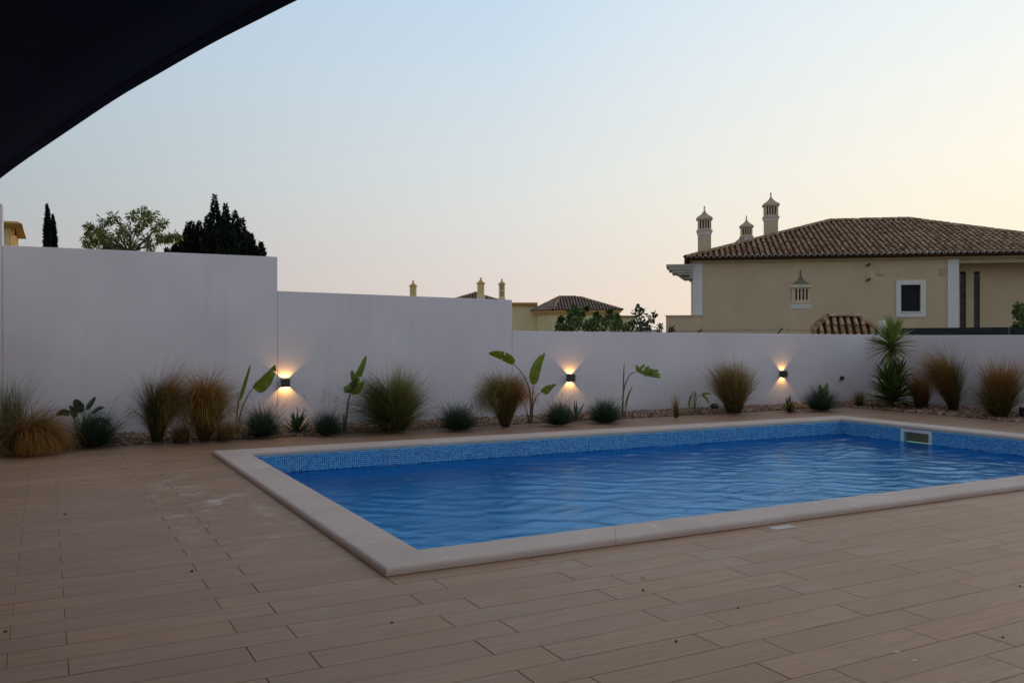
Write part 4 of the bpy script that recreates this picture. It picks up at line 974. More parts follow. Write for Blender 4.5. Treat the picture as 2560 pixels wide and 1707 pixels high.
# ------------------------------------------------------------------ ornamental grasses
def blades(base, n, L_, spread, droop, r0=.05, lean=(0, 0), pal=None, w=.005, seg=6, az=None, lsd=.18, power=1.5, dome=0):
    """arching blade ribbons; pal: list of (root colour, tip colour, weight)"""
    n = int(n * 1.25); w = w * 1.1
    A = rng.uniform(0, 2 * PI, n) if az is None else rng.uniform(az[0], az[1], n)
    th = np.abs(rng.normal(0, spread, n)) if not dome else dome * rng.uniform(0, 1, n) ** .75; rr = r0 * np.sqrt(rng.uniform(0, 1, n)); a0 = rng.uniform(0, 2 * PI, n)
    ll = L_ * np.clip(rng.normal(1, lsd, n), .35, 1.5); dr = droop * np.clip(rng.normal(1, .35, n), 0, 2.4)
    h = np.stack([np.cos(A), np.sin(A)], 1)
    P = np.zeros((n, seg + 1, 3)); P[:, 0, 0] = base[0] + rr * np.cos(a0); P[:, 0, 1] = base[1] + rr * np.sin(a0); P[:, 0, 2] = base[2]
    for k in range(1, seg + 1):
        s = (k - .5) / seg; ang = th + dr * s ** power; st = ll / seg
        P[:, k, 0] = P[:, k - 1, 0] + (np.sin(ang) * h[:, 0] + lean[0] * s) * st
        P[:, k, 1] = P[:, k - 1, 1] + (np.sin(ang) * h[:, 1] + lean[1] * s) * st
        P[:, k, 2] = P[:, k - 1, 2] + np.cos(ang) * st
    P[:, :, 2] = np.maximum(P[:, :, 2], base[2] + .004)
    wob = rng.normal(0, .006, P.shape) * np.linspace(0, 1, seg + 1)[None, :, None]; P += wob
    ta = A + PI / 2 + rng.normal(0, .7, n); wd = np.stack([np.cos(ta), np.sin(ta), rng.normal(0, .3, n)], 1)[:, None, :]
    s = np.linspace(0, 1, seg + 1)[None, :, None]; ww = w * rng.uniform(.6, 1.3, (n, 1, 1)) * (1 - s ** 2 * .92) / 2
    V = np.stack([P - wd * ww, P + wd * ww], 2).reshape(-1, 3)
    wt = np.array([p[2] for p in pal], float); idx = rng.choice(len(pal), n, p=wt / wt.sum())
    c0 = np.array([p[0] for p in pal])[idx][:, None, :]; c1 = np.array([p[1] for p in pal])[idx][:, None, :]
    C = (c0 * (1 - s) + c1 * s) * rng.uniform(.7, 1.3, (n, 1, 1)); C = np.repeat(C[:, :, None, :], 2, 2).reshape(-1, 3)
    q = []
    for k in range(seg): q.append((2 * k, 2 * k + 1, 2 * k + 3, 2 * k + 2))
    Q = (np.array(q)[None] + (np.arange(n) * 2 * (seg + 1))[:, None, None]).reshape(-1, 4)
    return V, Q, C
def join(parts):
    V = []; Q = []; C = []; n0 = 0
    for v, q, c in parts: V.append(v); Q.append(q + n0); C.append(c); n0 += len(v)
    return np.vstack(V), np.vstack(Q), np.vstack(C)
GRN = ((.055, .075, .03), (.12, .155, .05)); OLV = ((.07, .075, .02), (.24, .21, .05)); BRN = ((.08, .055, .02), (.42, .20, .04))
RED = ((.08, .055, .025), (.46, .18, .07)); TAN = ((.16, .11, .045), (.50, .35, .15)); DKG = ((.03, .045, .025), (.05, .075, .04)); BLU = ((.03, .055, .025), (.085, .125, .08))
YGR = ((.07, .10, .03), (.20, .24, .07))
def pal(**k): return [(*dict(GRN=GRN, OLV=OLV, BRN=BRN, RED=RED, TAN=TAN, DKG=DKG, BLU=BLU, YGR=YGR)[n], w) for n, w in k.items()]
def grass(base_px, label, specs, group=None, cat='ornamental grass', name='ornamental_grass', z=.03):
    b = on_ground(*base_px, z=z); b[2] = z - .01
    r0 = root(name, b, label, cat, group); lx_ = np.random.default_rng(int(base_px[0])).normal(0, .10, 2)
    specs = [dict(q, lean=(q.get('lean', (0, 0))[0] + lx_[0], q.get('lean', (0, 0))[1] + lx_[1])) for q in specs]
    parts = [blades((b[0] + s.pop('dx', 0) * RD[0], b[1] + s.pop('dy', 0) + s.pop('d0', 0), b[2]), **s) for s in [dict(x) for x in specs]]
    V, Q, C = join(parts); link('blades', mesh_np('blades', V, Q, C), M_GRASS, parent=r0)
    return r0, b
def stalks(r0, b, tips, t=None, col=(.12, .11, .07), nm='seed_head', r=.0022):
    """flower stalks to given photo pixels, each its own part with spikelets near the tip"""
    t0 = depth(b) if t is None else t
    for (px, py) in tips:
        p1 = at(px, py, t0 + rng.uniform(-.15, .15)); p0 = b + np.array([rng.normal(0, .03), rng.normal(0, .03), 0]); mid = p0 * .45 + p1 * .55 + np.array([0, 0, .06 * np.linalg.norm((p1 - p0)[:2])])
        pts = [p0 * (1 - s) ** 2 + 2 * mid * s * (1 - s) + p1 * s * s for s in np.linspace(0, 1, 8)]
        mb = MB().tube(pts, [r * (1 - .5 * k / 7) for k in range(8)], 3); d = pts[-1] - pts[-2]; d /= np.linalg.norm(d)
        for k in range(9):
            c = pts[-1] - d * (.012 * k) + rng.normal(0, .006 + .001 * k, 3); e = d * .014 + rng.normal(0, .006, 3); sd_ = np.cross(e, rng.normal(0, 1, 3)); sd_ = sd_ / np.linalg.norm(sd_) * .0035
            mb.add([c - e, c - sd_, c + e, c + sd_], [(0, 1, 2, 3)])
        me = mesh_mb(nm, mb); a = me.color_attributes.new('col', 'FLOAT_COLOR', 'POINT'); a.data.foreach_set('color', [*col, 1] * len(me.vertices))
        link(nm, me, M_GRASS, parent=r0)
AZ_R = (-1.3, .7); AZ_L = (1.8, 3.9)       # blade bearings that lean to the right / left in the view
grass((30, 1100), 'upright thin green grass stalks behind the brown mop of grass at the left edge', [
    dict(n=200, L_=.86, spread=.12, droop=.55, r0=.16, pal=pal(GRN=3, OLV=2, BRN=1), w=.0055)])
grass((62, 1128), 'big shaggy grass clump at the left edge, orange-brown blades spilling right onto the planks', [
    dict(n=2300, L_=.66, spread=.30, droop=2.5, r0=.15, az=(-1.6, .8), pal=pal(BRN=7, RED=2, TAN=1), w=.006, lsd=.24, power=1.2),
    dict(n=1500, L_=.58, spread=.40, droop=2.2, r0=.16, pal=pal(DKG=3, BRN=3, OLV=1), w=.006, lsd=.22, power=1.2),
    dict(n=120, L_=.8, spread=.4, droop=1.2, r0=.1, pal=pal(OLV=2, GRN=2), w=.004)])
grass((393, 1103), 'narrow dark brown grass standing tall, the left one of the close pair', [
    dict(n=850, L_=.80, spread=.13, droop=.55, r0=.07, lean=(.05, 0), pal=pal(DKG=3, GRN=2, OLV=1, BRN=2), w=.006),
    dict(n=420, L_=1.0, spread=.16, droop=.9, r0=.05, az=(-1.2, .8), pal=pal(RED=3, BRN=2), w=.005),
    dict(n=900, L_=.98, spread=.22, droop=2.9, power=2.6, r0=.05, az=(-1.6, .9), pal=pal(BRN=2, OLV=2, DKG=3), w=.005),
    dict(n=220, L_=.75, spread=.3, droop=1.5, r0=.05, az=(2, 4.2), pal=pal(GRN=2, OLV=1), w=.004)])
grass((512, 1100), 'bushy rust-orange grass on a dark stem, the right one of the close pair', [
    dict(n=1500, L_=.95, spread=.20, droop=1.6, power=3.2, r0=.06, pal=pal(BRN=4, RED=3, OLV=1), w=.0055, lsd=.15),
    dict(n=1500, L_=.95, spread=.30, droop=3.0, power=2.6, r0=.06, pal=pal(BRN=4, OLV=2, TAN=2), w=.005, lsd=.2),
    dict(n=550, L_=.5, spread=.16, droop=.5, r0=.07, pal=pal(DKG=3), w=.006)])
grass((455, 1102), 'short pale tan grass tuft between the two tall brown clumps', [dict(n=420, L_=.34, spread=.4, droop=1.1, r0=.1, pal=pal(TAN=3, OLV=2, GRN=1), w=.004)])
grass((560, 1098), 'short dry straw tuft at the foot of the curled-leaf plant', [dict(n=520, L_=.36, spread=.42, droop=1.3, r0=.12, pal=pal(TAN=3, BRN=2), w=.004)])
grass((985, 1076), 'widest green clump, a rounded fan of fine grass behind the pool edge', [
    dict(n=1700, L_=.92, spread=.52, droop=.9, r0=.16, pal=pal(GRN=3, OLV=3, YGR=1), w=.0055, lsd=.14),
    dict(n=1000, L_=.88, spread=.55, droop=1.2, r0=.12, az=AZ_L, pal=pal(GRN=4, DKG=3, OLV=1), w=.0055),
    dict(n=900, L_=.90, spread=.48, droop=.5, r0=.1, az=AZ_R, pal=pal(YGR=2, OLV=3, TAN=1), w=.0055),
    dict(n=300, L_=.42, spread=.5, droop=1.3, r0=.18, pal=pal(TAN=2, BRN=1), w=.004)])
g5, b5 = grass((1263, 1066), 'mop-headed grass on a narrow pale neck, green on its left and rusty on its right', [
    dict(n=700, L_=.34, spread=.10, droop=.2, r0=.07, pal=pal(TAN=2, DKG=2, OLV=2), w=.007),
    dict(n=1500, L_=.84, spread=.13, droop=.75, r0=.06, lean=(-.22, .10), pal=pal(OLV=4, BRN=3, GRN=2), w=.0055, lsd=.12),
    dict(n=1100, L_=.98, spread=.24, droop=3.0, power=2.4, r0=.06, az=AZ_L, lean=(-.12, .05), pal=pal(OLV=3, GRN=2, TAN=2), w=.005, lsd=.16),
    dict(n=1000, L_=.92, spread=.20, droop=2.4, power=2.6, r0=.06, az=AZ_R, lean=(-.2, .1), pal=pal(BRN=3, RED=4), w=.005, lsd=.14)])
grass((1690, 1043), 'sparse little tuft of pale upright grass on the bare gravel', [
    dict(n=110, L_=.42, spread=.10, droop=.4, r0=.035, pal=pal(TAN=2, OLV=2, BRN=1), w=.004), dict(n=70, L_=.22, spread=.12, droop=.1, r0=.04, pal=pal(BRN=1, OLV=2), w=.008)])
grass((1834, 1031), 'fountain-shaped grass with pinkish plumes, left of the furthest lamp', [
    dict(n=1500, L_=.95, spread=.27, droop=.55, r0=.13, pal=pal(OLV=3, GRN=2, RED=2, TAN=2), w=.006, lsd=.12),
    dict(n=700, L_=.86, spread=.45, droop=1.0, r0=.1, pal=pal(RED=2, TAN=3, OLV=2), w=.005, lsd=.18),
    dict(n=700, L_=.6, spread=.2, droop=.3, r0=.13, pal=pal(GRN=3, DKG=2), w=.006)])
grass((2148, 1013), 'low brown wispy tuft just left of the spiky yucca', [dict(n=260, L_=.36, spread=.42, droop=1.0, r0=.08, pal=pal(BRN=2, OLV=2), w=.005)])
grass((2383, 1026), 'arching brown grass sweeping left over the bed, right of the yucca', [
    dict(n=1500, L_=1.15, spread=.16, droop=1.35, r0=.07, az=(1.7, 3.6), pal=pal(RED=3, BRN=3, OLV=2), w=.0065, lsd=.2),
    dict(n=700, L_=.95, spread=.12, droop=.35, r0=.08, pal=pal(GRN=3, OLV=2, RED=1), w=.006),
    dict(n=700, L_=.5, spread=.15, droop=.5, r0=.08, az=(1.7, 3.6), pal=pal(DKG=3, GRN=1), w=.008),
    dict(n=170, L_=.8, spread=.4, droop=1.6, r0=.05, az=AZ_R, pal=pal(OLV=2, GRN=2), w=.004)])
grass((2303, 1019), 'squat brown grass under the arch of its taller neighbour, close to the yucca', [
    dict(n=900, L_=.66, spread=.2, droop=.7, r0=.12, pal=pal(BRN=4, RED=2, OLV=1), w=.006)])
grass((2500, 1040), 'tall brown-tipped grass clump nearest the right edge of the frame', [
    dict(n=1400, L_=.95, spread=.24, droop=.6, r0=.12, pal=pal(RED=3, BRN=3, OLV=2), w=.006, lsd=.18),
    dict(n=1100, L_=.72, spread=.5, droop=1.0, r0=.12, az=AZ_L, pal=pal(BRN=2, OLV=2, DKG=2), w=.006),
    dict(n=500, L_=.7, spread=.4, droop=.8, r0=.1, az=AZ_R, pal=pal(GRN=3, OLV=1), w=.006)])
FG = 'low blue-green fescue tufts'
def fescue(px, label, L_=.36, n=620, tips=(), spread=.55, r0=.1, p=None):
    r_, b = grass(px, label, [dict(n=n, L_=L_, spread=spread, droop=.3, r0=r0, pal=p or pal(BLU=5, DKG=2), w=.0055, lsd=.2, dome=1.35, power=1), dict(n=n // 3, L_=L_ * 1.05, spread=.9, droop=.35, r0=r0 * .8, pal=pal(DKG=1, BLU=2), w=.004, dome=1.0)], FG, 'fescue', 'fescue')
    stalks(r_, b, tips)
fescue((232, 1113), 'dark fescue mound with wispy stalks beside the small dark paddle-leaved plant', .46, 1300, [(294, 992), (325, 1020), (330, 1030), (345, 1022), (300, 1050)], .7, .12, pal(DKG=5, BLU=1))
fescue((657, 1089), 'fescue tuft with seed heads below the lamp nearest the pool corner', .42, 1100, [(680, 1000), (693, 1008), (712, 1012), (646, 1002), (700, 985), (660, 1006), (650, 1010)])
fescue((818, 1084), 'thin fescue tuft with tall seed stalks left of the torn upright leaf', .34, 900, [(810, 972), (824, 970), (842, 992), (805, 990), (759, 986), (738, 1018), (757, 1020), (845, 1005)])
fescue((1146, 1072), 'spreading dark fescue tuft left of the mop-headed grass', .40, 1100, [(1112, 1002), (1146, 1006), (1180, 1012)], .62, .14)
fescue((1398, 1060), 'fescue tuft with seed heads below the middle lamp', .38, 1000, [(1362, 998), (1379, 986), (1405, 983), (1430, 990), (1402, 1005)])
fescue((1512, 1053), 'rounded dense fescue tuft between the reddish agave and the torn-leaf plant', .38, 1400, [(1548, 990), (1556, 988)], .55, .14)
fescue((2052, 1024), 'fescue tuft with one folded broad leaf rising from it, near the pipe outlet', .46, 1100, [(2022, 962), (2012, 984), (2030, 960)], .5, .13)

# ------------------------------------------------------------------ broad-leaved (paddle-leaf) plants traced in the bed, with real depth
def paddle(r0, t0, base, tip, wpx, mat=None, psi=.4, fold=.45, tears=(), ctl=None, dt=0.0, prof=(.68, .55), label=None, wav=.03, half=(1, 1)):
    """leaf blade from photo pixel base to tip, widest width wpx; psi turns it about its axis, tears: (side, s, width)"""
    nS, nW = 34, 5
    b, tp = np.array(base, float), np.array(tip, float); c = (b + tp) / 2 if ctl is None else np.array(ctl, float)
    cl = []; 
    for i in range(nS + 1):
        s = i / nS; q = b * (1 - s) ** 2 + 2 * c * s * (1 - s) + tp * s * s; cl.append(at(q[0], q[1], t0 + dt * s))
    W = wpx * 1.12 * t0 / FPX / 2; view = np.array([FD[0], FD[1], 0]); V = []
    for i in range(nS + 1):
        s = i / nS; d = cl[min(i + 1, nS)] - cl[max(i - 1, 0)]; d = d / np.linalg.norm(d)
        pe = np.cross(d, view); pe = pe / np.linalg.norm(pe); fw = np.cross(pe, d)
        w = W * (math.sin(PI * min(s ** prof[0], 1)) ** prof[1] if 0 < s < 1 else .02)
        for k in range(-nW, nW + 1):
            u = k / nW; side = 1 if u >= 0 else -1; ws = w * abs(u) * half[0 if side < 0 else 1]
            for ts, tsv, tw in tears:
                if ts == side and abs(u) > .12: ws *= min(1, max(.12, abs(s - tsv) / tw)) if abs(s - tsv) < tw else 1
            a = psi + side * fold; off = pe * math.cos(a) * ws * side + fw * math.sin(a) * ws * side if False else pe * (math.cos(psi) * ws * side * math.cos(fold)) + fw * (math.sin(psi) * ws * side + ws * math.sin(fold))
            off = off + fw * math.sin(s * 19 + side) * wav * W * abs(u) * 3
            V.append(cl[i] + off)
    m = 2 * nW + 1; F = [(i * m + k, i * m + k + 1, (i + 1) * m + k + 1, (i + 1) * m + k) for i in range(nS) for k in range(m - 1)]
    mb = MB().add(V, F); lf = link('leaf', mb, mat or M_STREL, parent=r0, smooth=True, label=label)
    rib = MB().tube([p - np.array([view[0], view[1], 0]) * .003 for p in cl[::3]], [max(.0012, .006 * (1 - k / 12)) for k in range(len(cl[::3]))], 5)
    ro = bpy.data.objects.new('midrib', mesh_mb('midrib', rib)); ro.data.materials.append(M_STEM); COL.objects.link(ro); ro.parent = lf
    ro.location = Vector((0, 0, 0)); ro.matrix_parent_inverse = Matrix()
    return lf
def stalk(r0, t0, pts, rad, mat=None, nm='stalk', dt=0):
    P = []
    n = len(pts)
    for i in range(n - 1):
        p0 = np.array(pts[max(i - 1, 0)], float); p1 = np.array(pts[i], float); p2 = np.array(pts[i + 1], float); p3 = np.array(pts[min(i + 2, n - 1)], float)
        for k in range(5):
            s = k / 5; q = .5 * ((2 * p1) + (-p0 + p2) * s + (2 * p0 - 5 * p1 + 4 * p2 - p3) * s * s + (-p0 + 3 * p1 - 3 * p2 + p3) * s ** 3); P.append(at(q[0], q[1], t0 + dt * (i + s) / n))
    P.append(at(*pts[-1], t0 + dt)); m = len(P)
    return link(nm, MB().tube(P, [rad[0] + (rad[1] - rad[0]) * k / (m - 1) for k in range(m)], 8), mat or M_STEM, parent=r0, smooth=True)
def broad(base, label, z=.03, name='paddle_leaf_plant', cat='plant'):
    b = on_ground(*base, z=z); b[2] = z - .03; return root(name, b, label, cat, 'paddle-leaved plants in the bed'), depth(b)
def k4(x, y, o=(1100, 830), s=.27636): return (o[0] + x * s, o[1] + y * s)
def kL(x, y): return k4(x, y, (0, 920), .14667)
def k3(x, y): return k4(x, y, (500, 850), .27636)
def k2(x, y): return k4(x, y, (0, 850), .2976)
def k1(x, y): return k4(x, y, (1500, 840), .2126)
# small dark plant at the left
r_, t_ = broad((200, 1096), 'small dark plant with six paddle leaves, second clump from the left edge')
for st in ([(1340, 1290), (1290, 1000), (1250, 850), (1190, 780)], [(1345, 1290), (1330, 1000), (1330, 770)], [(1360, 1290), (1400, 950), (1462, 700)], [(1375, 1290), (1430, 980), (1560, 775)], [(1385, 1290), (1480, 1000), (1630, 870)], [(1340, 1290), (1300, 1050), (1275, 845)]):
    stalk(r_, t_, [kL(*p) for p in st], (.008, .004), M_STREL if st[1][0] > 1300 else M_STREL)
for b_, tp, w, ps, kw in (((1190, 782), (963, 812), 15, .5, dict(ctl=kL(1070, 720))), ((1278, 850), (1185, 632), 15, .35, {}), ((1335, 770), (1260, 538), 24, .2, dict(ctl=kL(1330, 640))), ((1460, 702), (1632, 485), 13, .5, {}), ((1560, 776), (1775, 675), 11, .7, dict(ctl=kL(1660, 670))), ((1630, 868), (1900, 1000), 9, .9, dict(ctl=kL(1760, 850)))):
    paddle(r_, t_, kL(*b_), kL(*tp), w * 1.3, M_STRELD, psi=ps, fold=.35, **kw)
# curled leaf plant left of the first lamp
r_, t_ = broad((590, 1086), 'tall plant with one rolled upright leaf and one big half-open leaf reaching the first lamp')
stalk(r_, t_, [k2(*p) for p in ((1980, 790), (1990, 640), (2010, 500))], (.013, .008), M_DRYSTEM); stalk(r_, t_, [k2(*p) for p in ((1995, 790), (2020, 620), (2070, 490), (2128, 398))], (.014, .006))
stalk(r_, t_, [k2(*p) for p in ((1985, 790), (1985, 680), (1998, 520), (2000, 425))], (.012, .004)); stalk(r_, t_, [k2(*p) for p in ((2005, 785), (2025, 700), (2030, 670))], (.012, .006), M_DRYSTEM)
paddle(r_, t_, k2(2010, 510), k2(2104, 203), 12, M_STREL, psi=.4, fold=.5, label='rolled upright leaf'); paddle(r_, t_, k2(2124, 400), k2(2312, 205), 42, psi=.35, fold=.3, half=(1.25, .30), ctl=k2(2238, 305), prof=(.5, .6), tears=((-1, .8, .02),), label='large leaf with a ragged upper edge')
# torn leaf plant
r_, t_ = broad((863, 1080), 'single thick stalk with a torn, folded bright green leaf, between two lamps')
stalk(r_, t_, [k3(*p) for p in ((1308, 830), (1325, 680), (1340, 560), (1362, 475))], (.02, .010)); stalk(r_, t_, [k3(*p) for p in ((1302, 825), (1300, 740), (1302, 670))], (.016, .012), M_DRYSTEM); stalk(r_, t_, [k3(*p) for p in ((1330, 640), (1355, 580), (1385, 542))], (.007, .003))
paddle(r_, t_, k3(1360, 470), k3(1504, 138), 20, psi=.3, fold=.5, prof=(.8, .55), tears=((-1, .42, .03),), half=(1.1, .8), label='upright torn blade')
paddle(r_, t_, k3(1375, 478), k3(1310, 478), 24, psi=.5, fold=.5, ctl=k3(1330, 410), dt=-.05); paddle(r_, t_, k3(1358, 440), k3(1484, 366), 26, psi=.2, fold=.4, prof=(.5, .6), dt=-.08, ctl=k3(1425, 470)); paddle(r_, t_, k3(1395, 400), k3(1372, 275), 14, psi=.3, fold=.4, prof=(.9, .4)); paddle(r_, t_, k3(1325, 470), k3(1420, 345), 20, M_STRELD, psi=.6, fold=.4, dt=-.04)
# tall three-leaved plant
r_, t_ = broad((1327, 1058), 'tallest paddle-leaved plant with three broad leaves, left of the middle lamp')
stalk(r_, t_, [k4(*p) for p in ((815, 820), (822, 660), (800, 490), (740, 370), (665, 286))], (.020, .006)); stalk(r_, t_, [k4(*p) for p in ((825, 820), (832, 680), (838, 570), (850, 474))], (.018, .006))
stalk(r_, t_, [k4(*p) for p in ((832, 820), (840, 680), (870, 590), (918, 538))], (.015, .005)); stalk(r_, t_, [k4(*p) for p in ((803, 820), (792, 740), (755, 640), (690, 588))], (.013, .005), M_STEM); stalk(r_, t_, [k4(*p) for p in ((820, 822), (822, 740))], (.027, .02), M_DRYSTEM)
paddle(r_, t_, k4(668, 286), k4(440, 192), 25, psi=.5, fold=.3, ctl=k4(600, 200), prof=(.75, .5), tears=((1, .52, .02), (-1, .5, .02)), label='drooping leaf with a notched edge')
paddle(r_, t_, k4(850, 476), k4(948, 188), 25, psi=.3, fold=.3, ctl=k4(840, 330), tears=((1, .93, .03),)); paddle(r_, t_, k4(914, 540), k4(1058, 470), 24, psi=.3, fold=.35, half=(1.3, .35), prof=(.5, .8), ctl=k4(970, 480), tears=((1, .7, .05),)); paddle(r_, t_, k4(690, 588), k4(662, 574), 6, M_DRYSTEM, fold=.8)
# shredded arching leaf plant
r_, t_ = broad((1560, 1041), 'plant with an arching stalk ending in a shredded leaf, right of the middle lamp')
stalk(r_, t_, [k4(*p) for p in ((1655, 765), (1655, 600), (1672, 490), (1715, 390), (1785, 352))], (.018, .006)); paddle(r_, t_, k4(1657, 560), k4(1667, 266), 8, psi=1.1, fold=.8, label='narrow upright leaf'); stalk(r_, t_, [k4(*p) for p in ((1650, 765), (1650, 640), (1657, 560))], (.014, .007))
stalk(r_, t_, [k4(*p) for p in ((1672, 765), (1680, 690))], (.012, .009)); paddle(r_, t_, k4(1678, 700), k4(1742, 488), 9, psi=1.0, fold=.7, ctl=k4(1690, 580))
for bs, tp, w in (((1785, 352), (2002, 412), 13), ((1840, 345), (1980, 350), 11), ((1790, 350), (1775, 295), 9), ((1800, 348), (1850, 290), 10), ((1850, 330), (1900, 312), 7), ((1835, 372), (1872, 404), 6), ((1860, 350), (1995, 385), 13), ((1900, 370), (1955, 410), 9)):
    paddle(r_, t_, k4(*bs), k4(*tp), w, psi=.6, fold=.3, prof=(.8, .5), dt=rng.uniform(-.1, .1), tears=((1, rng.uniform(.4, .8), .06),))
# small drooping plant
r_, t_ = broad((1737, 1034), 'small plant with two drooping leaves, left of the fountain-shaped grass')
stalk(r_, t_, [k1(*p) for p in ((1108, 910), (1112, 760), (1122, 700))], (.014, .007)); paddle(r_, t_, k1(1122, 720), k1(1127, 640), 6, psi=.9, fold=.7); stalk(r_, t_, [k1(*p) for p in ((1115, 905), (1130, 760), (1150, 705), (1196, 690))], (.010, .005))
paddle(r_, t_, k1(1195, 688), k1(1316, 684), 7, psi=.6, ctl=k1(1250, 665)); paddle(r_, t_, k1(1200, 692), k1(1292, 802), 7.5, psi=.6, ctl=k1(1265, 730)); stalk(r_, t_, [k1(*p) for p in ((1068, 885), (1098, 720), (1092, 660), (1078, 690))], (.005, .004))
paddle(r_, t_, k1(1080, 685), k1(1062, 885), 8, psi=.6, ctl=k1(1030, 800)); stalk(r_, t_, [k1(*p) for p in ((1130, 900), (1150, 830), (1168, 790))], (.005, .002)); stalk(r_, t_, [k1(*p) for p in ((1080, 895), (1072, 850))], (.006, .003))
# folded leaf inside the right-hand fescue
r_, t_ = broad((2062, 1022), 'short plant with two upright folded leaves inside the fescue tuft near the pipe outlet')
kk = lambda x, y: (1700 + x * .36565, 770 + y * .36565)
stalk(r_, t_, [kk(*p) for p in ((990, 690), (990, 640), (985, 600))], (.012, .006)); paddle(r_, t_, kk(985, 605), kk(958, 522), 12, psi=.4, ctl=kk(965, 570)); paddle(r_, t_, kk(990, 610), kk(1008, 510), 12, psi=.3)

# ------------------------------------------------------------------ sword-leaved plants: every leaf a part
def sword_mesh(nm, bend=.3, w=.06, n=8, thick=.25):
    mb = MB(); V = []
    for i in range(n + 1):
        s = i / n; ww = w * (.55 + 1.1 * s * (1 - s) * 1.6) * (1 - s ** 3) if i < n else .0005
        z = -bend * s * s
        V += [(s, -ww, z + ww * thick), (s, 0, z), (s, ww, z + ww * thick)]
    F = []
    for i in range(n):
        for k in range(2): F.append((3 * i + k, 3 * i + k + 1, 3 * i + 4 + k, 3 * i + 3 + k))
    mb.v = V; mb.f = F; return mesh_mb(nm, mb, True)
def rosette(r0, c, n, L_, el, mat, w=.035, bend=(.0, .35), zr=.0, nm='leaf', az=None, seed_up=None):
    ms = []
    for q in range(4):
        me = sword_mesh(nm, bend[0] + (bend[1] - bend[0]) * q / 3, w / L_); me.materials.append(mat); ms.append(me)
    for i in range(n):
        f = (i + .5) / n; e = el[0] + (el[1] - el[0]) * f + rng.normal(0, .08); a = i * 2.39996 + rng.normal(0, .12)
        if az is not None: a = az[0] + (az[1] - az[0]) * rng.uniform()
        ob = bpy.data.objects.new(nm, ms[rng.integers(0, 4)]); COL.objects.link(ob); ob.parent = r0
        M = Matrix.Translation(Vector(map(float, c)) - r0.location + Vector((0, 0, zr * (f - .5)))) @ Matrix.Rotation(a, 4, 'Z') @ Matrix.Rotation(-e, 4, 'Y') @ Matrix.Rotation(rng.normal(0, .25), 4, 'X') @ Matrix.Scale(L_ * rng.uniform(.82, 1.1), 4)
        ob.matrix_local = M
yb = on_ground(2226, 1017, .03); yb[2] = 0
yr = root('yucca', yb, 'spiky yucca with a star-shaped crown rising above the wall corner', 'yucca')
yt = depth(yb); cc = at(2226.5, 862, yt)
link('trunk', MB().tube([yb, at(2228, 960, yt), at(2227, 900, yt), cc], [.06, .05, .045, .05], 10), M_BARK, parent=yr)
rosette(yr, cc, 130, .60, (-.35, 1.4), M_YUC, w=.03, bend=(0, .12), zr=.16)
rosette(yr, cc - np.array([0, 0, .1]), 26, .52, (-1.25, -.6), M_YUC, w=.024, bend=(.0, .15), nm='hanging_leaf')
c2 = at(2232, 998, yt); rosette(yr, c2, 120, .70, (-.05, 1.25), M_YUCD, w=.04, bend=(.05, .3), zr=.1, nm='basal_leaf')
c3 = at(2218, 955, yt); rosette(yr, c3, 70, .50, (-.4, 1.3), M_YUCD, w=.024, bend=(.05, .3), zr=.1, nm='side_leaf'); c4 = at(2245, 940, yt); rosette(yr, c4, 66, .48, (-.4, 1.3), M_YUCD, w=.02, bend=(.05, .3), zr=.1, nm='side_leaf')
def aloe(px, label, n, L_, w, mat, el=(.15, 1.35), bend=(-.25, .15), name='aloe'):
    b = on_ground(*px, z=.03); b[2] = .02; r0 = root(name, b, label, name); rosette(r0, b, n, L_, el, mat, w, bend, .03); return r0, b
aloe((742, 1080), 'dark green aloe with curved toothy leaves, right of the lamp nearest the pool corner', 40, .38, .024, M_ALOE)
aloe((1441, 1048), 'small reddish agave with a few long leaves beneath the middle lamp', 13, .36, .022, M_AGAVE, (.25, 1.3), (-.2, .1), 'agave')
r_, b = aloe((1972, 1027), 'small pale-centred aloe on the gravel below the furthest lamp', 38, .30, .020, M_ALOE)
V, Q, C = blades((b[0] - .03, b[1] - .1, b[2]), 140, .2, .3, .5, .04, pal=pal(TAN=2, BRN=1), w=.006); link('dry_leaves', mesh_np('dry_leaves', V, Q, C), M_GRASS, parent=r_)

# ------------------------------------------------------------------ odds and ends in the bed and on the terrace
def blob(name, c, r, mat, sx=1, sz=.7, **kw):
    mb = MB(); import mathutils
    for i in range(7):
        pass
    pr = [(r * math.sin(PI * i / 6) * (1 + rng.normal(0, .08)) + .001, c[2] + r * sz * (1 - math.cos(PI * i / 6))) for i in range(7)]
    mb.lathe(pr, c[0], c[1], 9); mb.v = [(c[0] + (v[0] - c[0]) * sx + rng.normal(0, r * .07), v[1] + rng.normal(0, r * .07), v[2] + rng.normal(0, r * .05)) for v in mb.v]
    return link(name, mb, mat, origin=c, **kw)
p = on_ground(1786, 1021, .05); p[2] = .045
blob('dark_rock', p, .075, simple('dark_rock', (.03, .045, .04), (.05, .06, .05), scale=20), 1.2, .75, label='small dark rock lying on the gravel left of the fountain-shaped grass', cat='rock')
p = on_ground(2562, 1046, .0); lr = root('lidded_bucket', p, 'dark round bucket with an arched wire handle, cut by the right edge', 'bucket')
link('bucket', MB().lathe([(.07, .0), (.085, .02), (.095, .16), (.1, .17), (.1, .185), (.08, .2), (.02, .205)], p[0], p[1], 18), M_FRAMED, parent=lr, smooth=False)
link('handle', MB().tube([(p[0] + .1 * math.cos(a) * RD[0], p[1] + .1 * math.cos(a) * RD[1], .17 + .13 * math.sin(a)) for a in np.linspace(0, PI, 13)], .005, 6), M_FRAMED, parent=lr)
c = on_ground(1955, 1318, 0); dr = root('deck_drain', (c[0], c[1], 0), 'small pale rectangular drain plate against the pool coping', 'drain')
